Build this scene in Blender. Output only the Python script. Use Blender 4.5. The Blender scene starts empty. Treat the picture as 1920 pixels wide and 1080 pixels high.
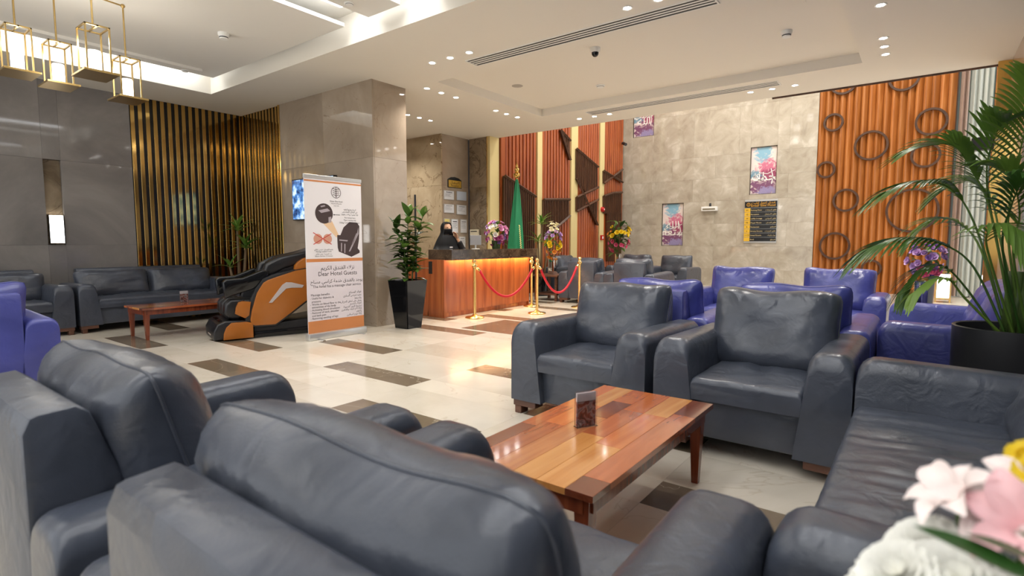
import bpy, bmesh, math, random
from mathutils import Vector, Matrix, noise

WORLD = 0.8        # soft light of the unseen hall behind the camera
EXPOSURE = 0.95
DOWN_W = 28        # watts of one ceiling downlight
COVE = 4
SLOT = 5
ATRIUM = 26

R = math.radians
scene = bpy.context.scene
C = scene.collection

# ------------------------------------------------------------------ camera
cam_data = bpy.data.cameras.new('camera')
cam = bpy.data.objects.new('camera', cam_data)
C.objects.link(cam)
cam.location = (0, 0, 1.21)
cam.rotation_euler = (R(90 - 4.83), 0, R(37.1))
cam_data.sensor_width = 36
cam_data.lens = 1017 / 1920 * 36
cam_data.clip_start = 0.02
cam_data.dof.use_dof = True
cam_data.dof.focus_distance = 6.5
cam_data.dof.aperture_fstop = 3.4
scene.camera = cam

# ------------------------------------------------------------------ world, exposure
world = bpy.data.worlds.new('world')
scene.world = world
world.use_nodes = True
bg = world.node_tree.nodes['Background']
bg.inputs[0].default_value = (0.96, 0.98, 1.0, 1)
bg.inputs[1].default_value = WORLD
scene.view_settings.view_transform = 'Standard'
scene.view_settings.look = 'None'
scene.view_settings.gamma = 1
scene.view_settings.use_curve_mapping = False
scene.view_settings.exposure = EXPOSURE

H = 3.457          # height of the flat ceiling

# ------------------------------------------------------------------ materials
MATS = {}
def nt(name):
    m = bpy.data.materials.new(name); m.use_nodes = True
    t = m.node_tree
    return m, t, t.nodes['Principled BSDF']
def N(t, kind, **kw):
    n = t.nodes.new(kind)
    for k, v in kw.items():
        if hasattr(n, k): setattr(n, k, v)
        else: n.inputs[k].default_value = v
    return n
def col(c): return (c[0], c[1], c[2], 1)
def srgb(r, g, b):
    f = lambda u: (u/255/12.92 if u/255 <= .04045 else ((u/255+.055)/1.055)**2.4)
    return (f(r), f(g), f(b))
def plain(name, c, rough=.5, metal=0, spec=.5, coat=0, emit=None, es=0, bump=0, bscale=200, trans=0):
    m, t, p = nt(name)
    p.inputs['Base Color'].default_value = col(c)
    p.inputs['Roughness'].default_value = rough
    p.inputs['Metallic'].default_value = metal
    p.inputs['Specular IOR Level'].default_value = spec
    p.inputs['Coat Weight'].default_value = coat
    p.inputs['Transmission Weight'].default_value = trans
    if emit:
        p.inputs['Emission Color'].default_value = col(emit)
        p.inputs['Emission Strength'].default_value = es
    if bump:
        tc = N(t, 'ShaderNodeTexCoord')
        nz = N(t, 'ShaderNodeTexNoise'); nz.inputs['Scale'].default_value = bscale; nz.inputs['Detail'].default_value = 3
        t.links.new(tc.outputs['Object'], nz.inputs['Vector'])
        b = N(t, 'ShaderNodeBump'); b.inputs['Strength'].default_value = bump; b.inputs['Distance'].default_value = .01
        t.links.new(nz.outputs['Fac'], b.inputs['Height']); t.links.new(b.outputs['Normal'], p.inputs['Normal'])
    MATS[name] = m
    return m
def ramp(t, stops, interp='LINEAR'):
    r = N(t, 'ShaderNodeValToRGB'); cr = r.color_ramp; cr.interpolation = interp
    while len(cr.elements) < len(stops): cr.elements.new(.5)
    for e, (pos, c) in zip(cr.elements, stops): e.position = pos; e.color = col(c)
    return r
def stone(name, cols, scale=1.2, rough=.12, vein=None, vscale=1.5, vary=.12, veinw=.02, coat=0, spec=.5):
    """polished marble: cloudy tones, thin veins, a small tone shift from slab to slab"""
    m, t, p = nt(name)
    tc = N(t, 'ShaderNodeTexCoord'); oi = N(t, 'ShaderNodeObjectInfo')
    add = N(t, 'ShaderNodeVectorMath', operation='MULTIPLY_ADD')
    t.links.new(oi.outputs['Random'], add.inputs[0]); add.inputs[1].default_value = (37, 19, 53)
    t.links.new(tc.outputs['Object'], add.inputs[2])
    nz = N(t, 'ShaderNodeTexNoise'); nz.inputs['Scale'].default_value = scale; nz.inputs['Detail'].default_value = 8
    nz.inputs['Roughness'].default_value = .62; nz.inputs['Distortion'].default_value = .6
    t.links.new(add.outputs[0], nz.inputs['Vector'])
    n = len(cols)
    r = ramp(t, [(.3 + .4*i/(n-1), c) for i, c in enumerate(cols)])
    t.links.new(nz.outputs['Fac'], r.inputs['Fac'])
    last = r.outputs['Color']
    if vein:
        vz = N(t, 'ShaderNodeTexNoise'); vz.inputs['Scale'].default_value = vscale; vz.inputs['Detail'].default_value = 5
        vz.inputs['Distortion'].default_value = 1.5
        t.links.new(add.outputs[0], vz.inputs['Vector'])
        sb = N(t, 'ShaderNodeMath', operation='SUBTRACT'); sb.inputs[1].default_value = .5
        t.links.new(vz.outputs['Fac'], sb.inputs[0])
        ab = N(t, 'ShaderNodeMath', operation='ABSOLUTE'); t.links.new(sb.outputs[0], ab.inputs[0])
        mr = N(t, 'ShaderNodeMapRange'); mr.inputs['From Min'].default_value = 0; mr.inputs['From Max'].default_value = veinw
        mr.inputs['To Min'].default_value = .75; mr.inputs['To Max'].default_value = 0
        t.links.new(ab.outputs[0], mr.inputs['Value'])
        mx = N(t, 'ShaderNodeMix', data_type='RGBA')
        t.links.new(mr.outputs[0], mx.inputs['Factor']); t.links.new(last, mx.inputs['A']); mx.inputs['B'].default_value = col(vein)
        last = mx.outputs['Result']
    hs = N(t, 'ShaderNodeHueSaturation')
    mm = N(t, 'ShaderNodeMapRange'); mm.inputs['To Min'].default_value = 1 - vary; mm.inputs['To Max'].default_value = 1 + vary
    t.links.new(oi.outputs['Random'], mm.inputs['Value']); t.links.new(mm.outputs[0], hs.inputs['Value'])
    t.links.new(last, hs.inputs['Color']); t.links.new(hs.outputs['Color'], p.inputs['Base Color'])
    p.inputs['Roughness'].default_value = rough
    p.inputs['Specular IOR Level'].default_value = spec
    p.inputs['Coat Weight'].default_value = coat
    MATS[name] = m
    return m
def wood(name, cols, axis=2, rough=.3, grain=14, vary=.2, coat=0, stretch=12):
    m, t, p = nt(name)
    tc = N(t, 'ShaderNodeTexCoord'); oi = N(t, 'ShaderNodeObjectInfo')
    add = N(t, 'ShaderNodeVectorMath', operation='MULTIPLY_ADD')
    t.links.new(oi.outputs['Random'], add.inputs[0]); add.inputs[1].default_value = (31, 17, 23)
    t.links.new(tc.outputs['Object'], add.inputs[2])
    mp = N(t, 'ShaderNodeMapping'); s = [grain]*3; s[axis] = grain/stretch
    mp.inputs['Scale'].default_value = s
    t.links.new(add.outputs[0], mp.inputs['Vector'])
    nz = N(t, 'ShaderNodeTexNoise'); nz.inputs['Scale'].default_value = 1; nz.inputs['Detail'].default_value = 6; nz.inputs['Distortion'].default_value = 1.2
    t.links.new(mp.outputs[0], nz.inputs['Vector'])
    n = len(cols)
    r = ramp(t, [(.3 + .4*i/max(1, n-1), c) for i, c in enumerate(cols)])
    t.links.new(nz.outputs['Fac'], r.inputs['Fac'])
    hs = N(t, 'ShaderNodeHueSaturation')
    mm = N(t, 'ShaderNodeMapRange'); mm.inputs['To Min'].default_value = 1 - vary; mm.inputs['To Max'].default_value = 1 + vary
    t.links.new(oi.outputs['Random'], mm.inputs['Value']); t.links.new(mm.outputs[0], hs.inputs['Value'])
    t.links.new(r.outputs['Color'], hs.inputs['Color']); t.links.new(hs.outputs['Color'], p.inputs['Base Color'])
    p.inputs['Roughness'].default_value = rough; p.inputs['Coat Weight'].default_value = coat; p.inputs['Coat Roughness'].default_value = .08
    MATS[name] = m
    return m
def leather(name, c, rough=.38):
    m, t, p = nt(name)
    tc = N(t, 'ShaderNodeTexCoord')
    n1 = N(t, 'ShaderNodeTexNoise'); n1.inputs['Scale'].default_value = 5; n1.inputs['Detail'].default_value = 3
    n2 = N(t, 'ShaderNodeTexVoronoi'); n2.inputs['Scale'].default_value = 160
    n3 = N(t, 'ShaderNodeTexNoise'); n3.inputs['Scale'].default_value = 9; n3.inputs['Detail'].default_value = 2; n3.inputs['Distortion'].default_value = 1.0
    for n in (n1, n2, n3): t.links.new(tc.outputs['Object'], n.inputs['Vector'])
    r = ramp(t, [(.3, [v*.82 for v in c]), (.7, [v*1.18 for v in c])])
    t.links.new(n1.outputs['Fac'], r.inputs['Fac']); t.links.new(r.outputs['Color'], p.inputs['Base Color'])
    b1 = N(t, 'ShaderNodeBump'); b1.inputs['Strength'].default_value = .12; b1.inputs['Distance'].default_value = .002
    t.links.new(n2.outputs['Distance'], b1.inputs['Height'])
    b2 = N(t, 'ShaderNodeBump'); b2.inputs['Strength'].default_value = .3; b2.inputs['Distance'].default_value = .02
    t.links.new(n3.outputs['Fac'], b2.inputs['Height']); t.links.new(b1.outputs['Normal'], b2.inputs['Normal'])
    t.links.new(b2.outputs['Normal'], p.inputs['Normal'])
    mr = N(t, 'ShaderNodeMapRange'); mr.inputs['To Min'].default_value = rough - .08; mr.inputs['To Max'].default_value = rough + .1
    t.links.new(n1.outputs['Fac'], mr.inputs['Value']); t.links.new(mr.outputs[0], p.inputs['Roughness'])
    p.inputs['Specular IOR Level'].default_value = .62
    MATS[name] = m
    return m
def art(name, stops, scale, seed):
    """abstract ink wash print: flat colour only"""
    m, t, p = nt(name)
    tc = N(t, 'ShaderNodeTexCoord'); mp = N(t, 'ShaderNodeMapping'); mp.inputs['Location'].default_value = (seed, seed*.7, seed*.3)
    t.links.new(tc.outputs['Object'], mp.inputs['Vector'])
    nz = N(t, 'ShaderNodeTexNoise'); nz.inputs['Scale'].default_value = scale; nz.inputs['Detail'].default_value = 6; nz.inputs['Distortion'].default_value = 1.6
    t.links.new(mp.outputs[0], nz.inputs['Vector'])
    r = ramp(t, stops); t.links.new(nz.outputs['Fac'], r.inputs['Fac'])
    t.links.new(r.outputs['Color'], p.inputs['Base Color']); p.inputs['Roughness'].default_value = .4
    MATS[name] = m
    return m
def emis(name, c, s): return plain(name, (.8, .8, .8), .5, emit=c, es=s)

# ------------------------------------------------------------------ mesh helpers
def nb(): return bmesh.new()
def box(bm, lo, hi, bev=0, seg=2):
    v = [bm.verts.new((x, y, z)) for x in (lo[0], hi[0]) for y in (lo[1], hi[1]) for z in (lo[2], hi[2])]
    fs = [(0, 1, 3, 2), (4, 6, 7, 5), (0, 4, 5, 1), (2, 3, 7, 6), (0, 2, 6, 4), (1, 5, 7, 3)]
    faces = [bm.faces.new([v[i] for i in f]) for f in fs]
    if bev:
        es = list({e for f in faces for e in f.edges})
        bmesh.ops.bevel(bm, geom=es, offset=bev, segments=seg, affect='EDGES', profile=.5, clamp_overlap=True)
    return bm
def prism(bm, pts, axis, a, b, bev=0, seg=2):
    """extrude a 2-D polygon along an axis (0: pts are (y,z); 1: (x,z); 2: (x,y))"""
    def mk(p, w):
        if axis == 0: return (w, p[0], p[1])
        if axis == 1: return (p[0], w, p[1])
        return (p[0], p[1], w)
    A = [bm.verts.new(mk(p, a)) for p in pts]; Bv = [bm.verts.new(mk(p, b)) for p in pts]
    n = len(pts); faces = [bm.faces.new(A), bm.faces.new(Bv[::-1])]
    for i in range(n): faces.append(bm.faces.new([A[i], Bv[i], Bv[(i+1) % n], A[(i+1) % n]]))
    bmesh.ops.recalc_face_normals(bm, faces=faces)
    if bev:
        es = list(set(faces[0].edges) | set(faces[1].edges))
        bmesh.ops.bevel(bm, geom=es, offset=bev, segments=seg, affect='EDGES', profile=.5, clamp_overlap=True)
    return bm
def tube(bm, path, r, n=8, caps=True):
    path = [Vector(p) for p in path]; k = len(path)
    rs = r if isinstance(r, (list, tuple)) else [r]*k
    rings = []; ref = None
    for i, p in enumerate(path):
        d = (path[min(i+1, k-1)] - path[max(i-1, 0)]).normalized()
        if ref is None: ref = Vector((0, 0, 1)) if abs(d.z) < .9 else Vector((1, 0, 0))
        s = d.cross(ref).normalized(); u = s.cross(d).normalized(); ref = u
        rings.append([bm.verts.new(p + (s*math.cos(2*math.pi*j/n) + u*math.sin(2*math.pi*j/n))*rs[i]) for j in range(n)])
    for a, b in zip(rings, rings[1:]):
        for j in range(n): bm.faces.new([a[j], a[(j+1) % n], b[(j+1) % n], b[j]])
    if caps: bm.faces.new(rings[0][::-1]); bm.faces.new(rings[-1])
    return bm
def lathe(bm, prof, n=24, c=(0, 0, 0)):
    rings = []
    for r, z in prof:
        rings.append([bm.verts.new((c[0] + r*math.cos(2*math.pi*j/n), c[1] + r*math.sin(2*math.pi*j/n), c[2] + z)) for j in range(n)] if r > 1e-6
                     else [bm.verts.new((c[0], c[1], c[2] + z))])
    for a, b in zip(rings, rings[1:]):
        for j in range(n):
            if len(a) == 1 and len(b) == 1: continue
            if len(a) == 1: bm.faces.new([a[0], b[(j+1) % n], b[j]])
            elif len(b) == 1: bm.faces.new([a[j], a[(j+1) % n], b[0]])
            else: bm.faces.new([a[j], a[(j+1) % n], b[(j+1) % n], b[j]])
    bmesh.ops.recalc_face_normals(bm, faces=bm.faces[:])
    return bm
def ball(bm, c, r, n=8, m=6, sc=(1, 1, 1)):
    prof = [(r*math.sin(math.pi*i/m), -r*math.cos(math.pi*i/m)) for i in range(m+1)]
    prof[0] = (0, -r); prof[-1] = (0, r)
    k = len(bm.verts); lathe(bm, prof, n); bm.verts.ensure_lookup_table()
    for v in bm.verts[k:]: v.co = Vector((v.co.x*sc[0] + c[0], v.co.y*sc[1] + c[1], v.co.z*sc[2] + c[2]))
    return bm
def grid(bm, P, closed_u=False):
    """P[i][j] -> points"""
    V = [[bm.verts.new(p) for p in row] for row in P]
    for i in range(len(V) - 1 + (1 if closed_u else 0)):
        for j in range(len(V[0]) - 1):
            bm.faces.new([V[i][j], V[(i+1) % len(V)][j], V[(i+1) % len(V)][j+1], V[i][j+1]])
    return V
def mesh(name, bm, mat, smooth=None):
    me = bpy.data.meshes.new(name)
    bm.to_mesh(me); bm.free()
    me.materials.append(MATS[mat] if isinstance(mat, str) else mat)
    if smooth:
        for p in me.polygons: p.use_smooth = True
        if smooth < 180: me.set_sharp_from_angle(angle=R(smooth))
    return me
def put(name, me, parent=None, loc=(0, 0, 0), rot=(0, 0, 0), scale=(1, 1, 1)):
    o = bpy.data.objects.new(name, me); C.objects.link(o)
    o.location = loc; o.rotation_euler = rot; o.scale = scale
    if parent: o.parent = parent
    return o
def obj(name, bm, mat, parent=None, smooth=None, loc=(0, 0, 0), rot=(0, 0, 0)):
    return put(name, mesh(name, bm, mat, smooth), parent, loc, rot)
def tag(o, label, cat, group=None):
    o['label'] = label; o['category'] = cat
    if group: o['group'] = group
    return o
def thing(name, label, cat, loc=(0, 0, 0), rotz=0, group=None):
    o = bpy.data.objects.new(name, None); C.objects.link(o); o.empty_display_size = .1
    o.location = loc; o.rotation_euler = (0, 0, rotz)
    return tag(o, label, cat, group)
def struct(o): o['kind'] = 'structure'; return o
def sempty(name, loc=(0, 0, 0)):
    o = bpy.data.objects.new(name, None); C.objects.link(o); o.location = loc
    return struct(o)
def stuff(o): o['kind'] = 'stuff'; return o
def dup(root, loc, rotz, label, group=None, name=None):
    def cp(o, par):
        c = o.copy(); C.objects.link(c); c.parent = par
        for ch in KIDS.get(o.name, []): pass
        for ch in list(o.children): cp(ch, c)
        return c
    r = cp(root, None); r.location = loc; r.rotation_euler = (0, 0, rotz)
    r['label'] = label
    if group: r['group'] = group
    return r
KIDS = {}

# lettering: Latin and joined Arabic, as flat print geometry
AR = {'ا': (0xFE8D, 0), 'أ': (0xFE83, 0), 'إ': (0xFE87, 0), 'آ': (0xFE81, 0), 'ب': (0xFE8F, 1), 'ة': (0xFE93, 0), 'ت': (0xFE95, 1), 'ث': (0xFE99, 1),
      'ج': (0xFE9D, 1), 'ح': (0xFEA1, 1), 'خ': (0xFEA5, 1), 'د': (0xFEA9, 0), 'ذ': (0xFEAB, 0), 'ر': (0xFEAD, 0), 'ز': (0xFEAF, 0), 'س': (0xFEB1, 1),
      'ش': (0xFEB5, 1), 'ص': (0xFEB9, 1), 'ض': (0xFEBD, 1), 'ط': (0xFEC1, 1), 'ظ': (0xFEC5, 1), 'ع': (0xFEC9, 1), 'غ': (0xFECD, 1), 'ف': (0xFED1, 1),
      'ق': (0xFED5, 1), 'ك': (0xFED9, 1), 'ل': (0xFEDD, 1), 'م': (0xFEE1, 1), 'ن': (0xFEE5, 1), 'ه': (0xFEE9, 1), 'و': (0xFEED, 0), 'ى': (0xFEEF, 0),
      'ي': (0xFEF1, 1), 'ئ': (0xFE89, 1), 'ء': (0xFE80, -1)}
def shape_ar(s):
    out = []
    i = 0
    while i < len(s):
        ch = s[i]
        if ch not in AR: out.append(ch); i += 1; continue
        base, dual = AR[ch]
        prev = i > 0 and s[i-1] in AR and AR[s[i-1]][1] == 1 and dual != -1
        if ch == 'ل' and i + 1 < len(s) and s[i+1] in 'اأإ':
            out.append(chr({'ا': 0xFEFB, 'أ': 0xFEF7, 'إ': 0xFEF9}[s[i+1]] + (1 if prev else 0))); i += 2; continue
        nxt = dual == 1 and i + 1 < len(s) and s[i+1] in AR and AR[s[i+1]][1] != -1
        if dual == -1: out.append(chr(base))
        else: out.append(chr(base + (3 if prev and nxt else 2 if nxt else 1 if prev else 0)))
        i += 1
    return ''.join(out)[::-1]
def text_mesh(lines, mat, name='lettering', parent=None):
    """lines: (string, x, y, size, align); laid flat in local XY, then the object is placed by the caller"""
    bm = nb()
    for s, x, y, size, al in lines:
        if any(ch in AR for ch in s): s = shape_ar(s)
        cu = bpy.data.curves.new('t', 'FONT'); cu.body = s; cu.size = size; cu.align_x = al; cu.resolution_u = 2
        o = bpy.data.objects.new('t', cu); me = bpy.data.meshes.new_from_object(o)
        me.transform(Matrix.Translation((x, y, 0))); bm.from_mesh(me)
        bpy.data.objects.remove(o); bpy.data.curves.remove(cu); bpy.data.meshes.remove(me)
    o = obj(name, bm, mat, parent)
    return stuff(o) if len(lines) > 1 else o
# ------------------------------------------------------------------ palette
stone('cream_marble', [srgb(206, 195, 176), srgb(220, 210, 193), srgb(230, 222, 207)], .7, .15, vary=.06, vein=srgb(202, 188, 166), vscale=.6, veinw=.004)
stone('brown_marble', [srgb(108, 94, 77), srgb(122, 107, 89), srgb(136, 121, 102)], 1.2, .15, vary=.08, vein=srgb(190, 178, 158), vscale=.9, veinw=.003)
stone('grey_marble', [srgb(116, 112, 110), srgb(134, 129, 126), srgb(152, 146, 142)], .8, .05, vary=.03)
stone('taupe_marble', [srgb(146, 130, 113), srgb(164, 148, 130), srgb(182, 167, 149)], .9, .05, vary=.03, vein=srgb(138, 116, 96), vscale=.8, veinw=.003)
stone('beige_marble', [srgb(158, 148, 132), srgb(174, 164, 147), srgb(184, 175, 159), srgb(204, 197, 183)], 2.6, .06, vary=.05)
stone('veined_marble', [srgb(150, 132, 106), srgb(176, 158, 130), srgb(194, 178, 152)], 1.0, .05, vary=.03, vein=srgb(96, 76, 52), vscale=1.4, veinw=.008)
stone('dark_veined_marble', [srgb(112, 98, 80), srgb(142, 126, 104), srgb(164, 148, 126)], 2.6, .05, vary=.03, vein=srgb(78, 62, 46), vscale=2.6, veinw=.02)
stone('counter_granite', [srgb(44, 34, 28), srgb(72, 58, 46), srgb(104, 88, 70)], 5, .12, vary=.02, vein=srgb(130, 112, 90), vscale=4, veinw=.01)
plain('ceiling_paint', srgb(232, 226, 214), .7)
plain('ceiling_recess_paint', srgb(232, 229, 222), .7)
plain('grout', srgb(190, 180, 162), .8)
plain('wall_dark', srgb(96, 98, 104), .5)
plain('gold', (.72, .47, .14), .12, 1)
plain('gold_mirror', (.62, .40, .13), .10, 1)
plain('brass', (.80, .56, .22), .2, 1)
plain('cream_gold', srgb(226, 208, 150), .3, .15)
plain('black_gloss', (.006, .006, .007), .08)
plain('slat_black', (.005, .005, .006), .25)
plain('black_matte', (.012, .012, .014), .5)
plain('black_plastic', (.02, .02, .022), .35)
plain('white_plastic', srgb(236, 236, 232), .4)
plain('grille_dark', (.03, .028, .025), .6)
plain('chrome', (.75, .75, .76), .12, 1)
plain('alu', srgb(200, 200, 198), .3, .6)
wood('slat_wood', [srgb(134, 60, 23), srgb(160, 78, 33), srgb(176, 95, 44)], 2, .35, 10, .10)
wood('ring_wood', [srgb(148, 85, 34), srgb(170, 103, 47), srgb(186, 119, 61)], 2, .35, 10, .12)
wood('dark_wood', [srgb(58, 34, 22), srgb(78, 48, 30), srgb(94, 60, 38)], 2, .4, 14, .08)
wood('circle_wood', [srgb(52, 29, 15), srgb(68, 40, 21), srgb(80, 49, 28)], 0, .4, 8, .08)
leather('black_leather', (.054, .062, .083), .31)
leather('blue_leather', (.052, .060, .255), .31)
wood('foot_wood', [srgb(70, 42, 30), srgb(96, 62, 46), srgb(110, 74, 56)], 0, .4, 20, .05)

# ------------------------------------------------------------------ floor: cream slabs with brown strips
floor = struct(obj('floor', box(nb(), (-10.2, -4, -.12), (2.4, 15.9, -.016)), 'grout'))
PX, PY0, HS, HL = 1.205, 2.30, .288, .45          # column pitch, first strip row, strip height, slab height
tile_me = {}
def tile(x0, x1, y0, y1, mat):
    k = (round(x1-x0, 3), round(y1-y0, 3), mat)
    if k not in tile_me:
        w, d = (k[0]-.001)/2, (k[1]-.001)/2
        tile_me[k] = mesh('tile', box(nb(), (-w, -d, -.018), (w, d, 0)), mat)
    return put('tile', tile_me[k], floor, ((x0+x1)/2, (y0+y1)/2, 0))
rest = nb()
n_tiles = 0
for r in range(-5, 19):
    ya = PY0 + r*(HS+HL)
    for c in range(-8, 5):
        xa = -3.405 + (c-1)*PX + PX
        for kind, (y0, y1) in (('strip', (ya, ya+HS)), ('slab', (ya+HS, ya+HS+HL))):
            x0, x1 = max(xa, -10.1), min(xa+PX, 2.3)
            if x1 - x0 < .05 or y1 > 15.8 or y0 < -3.9: continue
            dark = kind == 'strip' and (c + r) % 2 == 0
            if kind == 'strip' and 4.4 < y0 < 4.8: dark = False
            seen = (-9.9 < (x0+x1)/2 < .6) and 1.2 < (y0+y1)/2 < 10.5 and n_tiles < 300
            # clear of walls and of the wall block
            if seen:
                tile(x0, x1, y0, y1, 'brown_marble' if dark else 'cream_marble'); n_tiles += 1
            else: box(rest, (x0+.001, y0+.001, -.018), (x1-.001, y1-.001, 0))
stuff(obj('tile_field', rest, 'cream_marble', floor))
# the large brown inset before the reception desk
ins = obj('tile', box(nb(), (-5.15, 5.62, 0), (-4.0, 6.62, .003)), 'brown_marble', floor)

# ------------------------------------------------------------------ walls
def slabs(parent, plane, const, us, zs, mat, th=.03, skip=(), sign=1, name='slab'):
    """marble slabs on a wall plane: plane 'x' (us run along y) or 'y' (us run along x); sign = side the face looks to"""
    for i in range(len(us)-1):
        for j in range(len(zs)-1):
            if (i, j) in skip: continue
            u0, u1, z0, z1 = us[i]+.0006, us[i+1]-.0006, zs[j]+.0006, zs[j+1]-.0006
            w, h = (u1-u0)/2, (z1-z0)/2
            bm = nb()
            if plane == 'x': box(bm, (-th/2, -w, -h), (th/2, w, h), .0015, 1); loc = (const - sign*th/2, (u0+u1)/2, (z0+z1)/2)
            else: box(bm, (-w, -th/2, -h), (w, th/2, h), .0015, 1); loc = ((u0+u1)/2, const - sign*th/2, (z0+z1)/2)
            obj(name, bm, mat, parent, loc=loc)
# left wall with a lamp niche
wl = struct(obj('wall_left', box(nb(), (-10.1, -4, 0), (-9.93, 5.2, 3.9)), 'wall_dark'))
slabs(wl, 'x', -9.85, [-3.9, -1.9, -.4, .9, 2.18, 2.38, 3.26], [0, 1.17, 2.37, H+.05], 'grey_marble', .06, skip=[(4, 1)])
obj('niche_slab', box(nb(), (-9.93, 2.18, 1.17), (-9.915, 2.38, 2.37)), 'dark_veined_marble', wl)
# wall block beside the reception
wp = struct(obj('wall_partition', box(nb(), (-8.53, 5.0, 0), (-6.22, 5.56, 3.9)), 'wall_dark'))
slabs(wp, 'y', 4.97, [-8.55, -7.35, -6.19], [0, 1.2, 2.4, H+.05], 'taupe_marble', .03, sign=-1)
slabs(wp, 'x', -6.19, [5.0, 5.59], [0, 1.2, 2.4, H+.05], 'taupe_marble', .03)
slabs(wp, 'y', 5.59, [-8.55, -6.22], [0, 1.7, H+.05], 'taupe_marble', .03, sign=1)
# slat corner backing wall
wb = struct(obj('wall_back_left', box(nb(), (-10.1, 5.06, 0), (-8.55, 5.2, 3.9)), 'wall_dark'))
# reception walls
wr = struct(obj('wall_reception', box(nb(), (-10.1, 8.32, 0), (-8.14, 9.2, 3.9)), 'wall_dark'))
slabs(wr, 'y', 8.27, [-9.9, -9.0, -8.10], [0, 1.2, 2.4, H+.05], 'veined_marble', .03, sign=-1)
slabs(wr, 'x', -8.10, [8.30, 9.11], [0, 1.2, 2.4, H+.05], 'taupe_marble', .03)
slabs(wr, 'y', 9.11, [-8.07, -7.53], [0, 1.2, 2.4, H+.05], 'dark_veined_marble', .03, sign=-1)
obj('core', box(nb(), (-8.10, 9.15, 0), (-7.56, 9.4, 3.9)), 'wall_dark', wr)
wrb = struct(obj('wall_reception_side', box(nb(), (-10.1, 5.3, 0), (-9.9, 8.3, 3.9)), 'taupe_marble'))
trim1 = struct(obj('trim_1', box(nb(), (-7.53, 9.08, 0), (-7.46, 9.4, H), .004), 'cream_gold'))
obj('gold_edge', box(nb(), (-7.548, 9.075, 0), (-7.528, 9.10, H)), 'gold', trim1)
# timber wall of the atrium (faces +x)
ww = struct(obj('wall_timber', box(nb(), (-7.7, 9.42, 0), (-7.47, 15.7, 6.6)), 'dark_wood'))
panels = [(9.42, 10.78), (10.98, 12.33), (12.66, 13.90), (14.16, 15.42)]
sl_me = mesh('slat', prism(nb(), [(-.03, -.045), (.012, -.045), (.03, -.012), (.03, .02), (-.03, .045)], 2, -3.3, 3.3), 'slat_wood')
for a, b in panels:
    obj('side_board', box(nb(), (-7.47, a, 0), (-7.42, a+.14, 6.6)), 'slat_wood', ww)
    n = 9
    for i in range(n):
        put('slat', sl_me, ww, (-7.44, a + .14 + (b-a-.14)*(i+.5)/n, 3.3))
for k, (a, b) in enumerate(((10.78, 10.98), (12.33, 12.66), (13.90, 14.16))):
    obj('pilaster', box(nb(), (-7.47, a, 0), (-7.39, b, 6.6), .004), 'cream_gold', ww)
# dark inlays and battens on the timber wall; outlines are (y, z) on the wall itself
XW = -7.405
def inlay(pts, edges=()):
    o = obj('inlay_panel', prism(nb(), pts, 0, XW, XW+.05), 'dark_wood', ww)
    ys = [p[0] for p in pts]; y = min(ys)+.07
    bm = nb()
    while y < max(ys)-.03:                      # thin fins standing proud of the inlay
        zs = []
        for i in range(len(pts)):
            (y0, z0), (y1, z1) = pts[i], pts[(i+1) % len(pts)]
            if (y0-y)*(y1-y) < 0: zs.append(z0 + (z1-z0)*(y-y0)/(y1-y0))
        if len(zs) >= 2: box(bm, (XW+.05, y-.014, min(zs)), (XW+.07, y+.014, max(zs)))
        y += .075
    obj('fins', bm, 'dark_wood', o)
def batten(a, b, w=.035):
    obj('batten', tube(nb(), [(XW+.075, a[0], a[1]), (XW+.075, b[0], b[1])], w, 4), 'dark_wood', ww)
inlay([(9.45, 2.65), (9.86, 2.51), (10.27, 2.39), (10.63, 2.28), (10.65, 0.12), (9.44, 0.2)])
inlay([(11.72, 3.99), (12.18, 3.8), (12.19, 3.31)])
inlay([(10.97, 2.23), (12.18, 2.31), (12.19, 1.89), (11.53, 1.57), (10.98, 1.3)])
inlay([(12.51, 3.64), (13.68, 3.3), (13.7, 2.74), (13.04, 2.55), (12.52, 2.87)])
inlay([(12.53, 2.39), (13.01, 2.53), (13.07, 2.22), (12.54, 2.02)])
inlay([(13.1, 2.24), (13.71, 2.4), (13.69, 1.69)])
inlay([(14.03, 3.23), (14.63, 3.13), (14.04, 2.88)])
inlay([(15.22, 3.39), (14.63, 3.13), (15.24, 3.01)])
inlay([(14.05, 2.52), (14.61, 2.65), (15.21, 2.71), (15.23, 2.08), (14.07, 2.03)])
inlay([(14.29, 2.07), (15.2, 2.11), (15.25, 0.62), (14.34, 0.65)])  # doorway opening, its darkness drawn as a dark wood panel
batten((9.45, 2.65), (10.63, 2.28))
batten((10.97, 2.23), (12.18, 2.31))
batten((12.19, 1.89), (10.98, 1.3))
batten((12.52, 2.87), (13.69, 1.69))
batten((12.53, 2.39), (13.7, 2.74))
batten((12.54, 2.02), (13.71, 2.4))
batten((12.51, 3.64), (13.68, 3.3))
batten((14.04, 2.88), (15.22, 3.39))
batten((14.03, 3.23), (15.24, 3.01))
batten((14.05, 2.52), (14.61, 2.65))
batten((14.61, 2.65), (15.21, 2.71))
batten((11.72, 3.99), (12.18, 3.8))
batten((11.72, 3.99), (12.19, 3.31))

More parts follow.
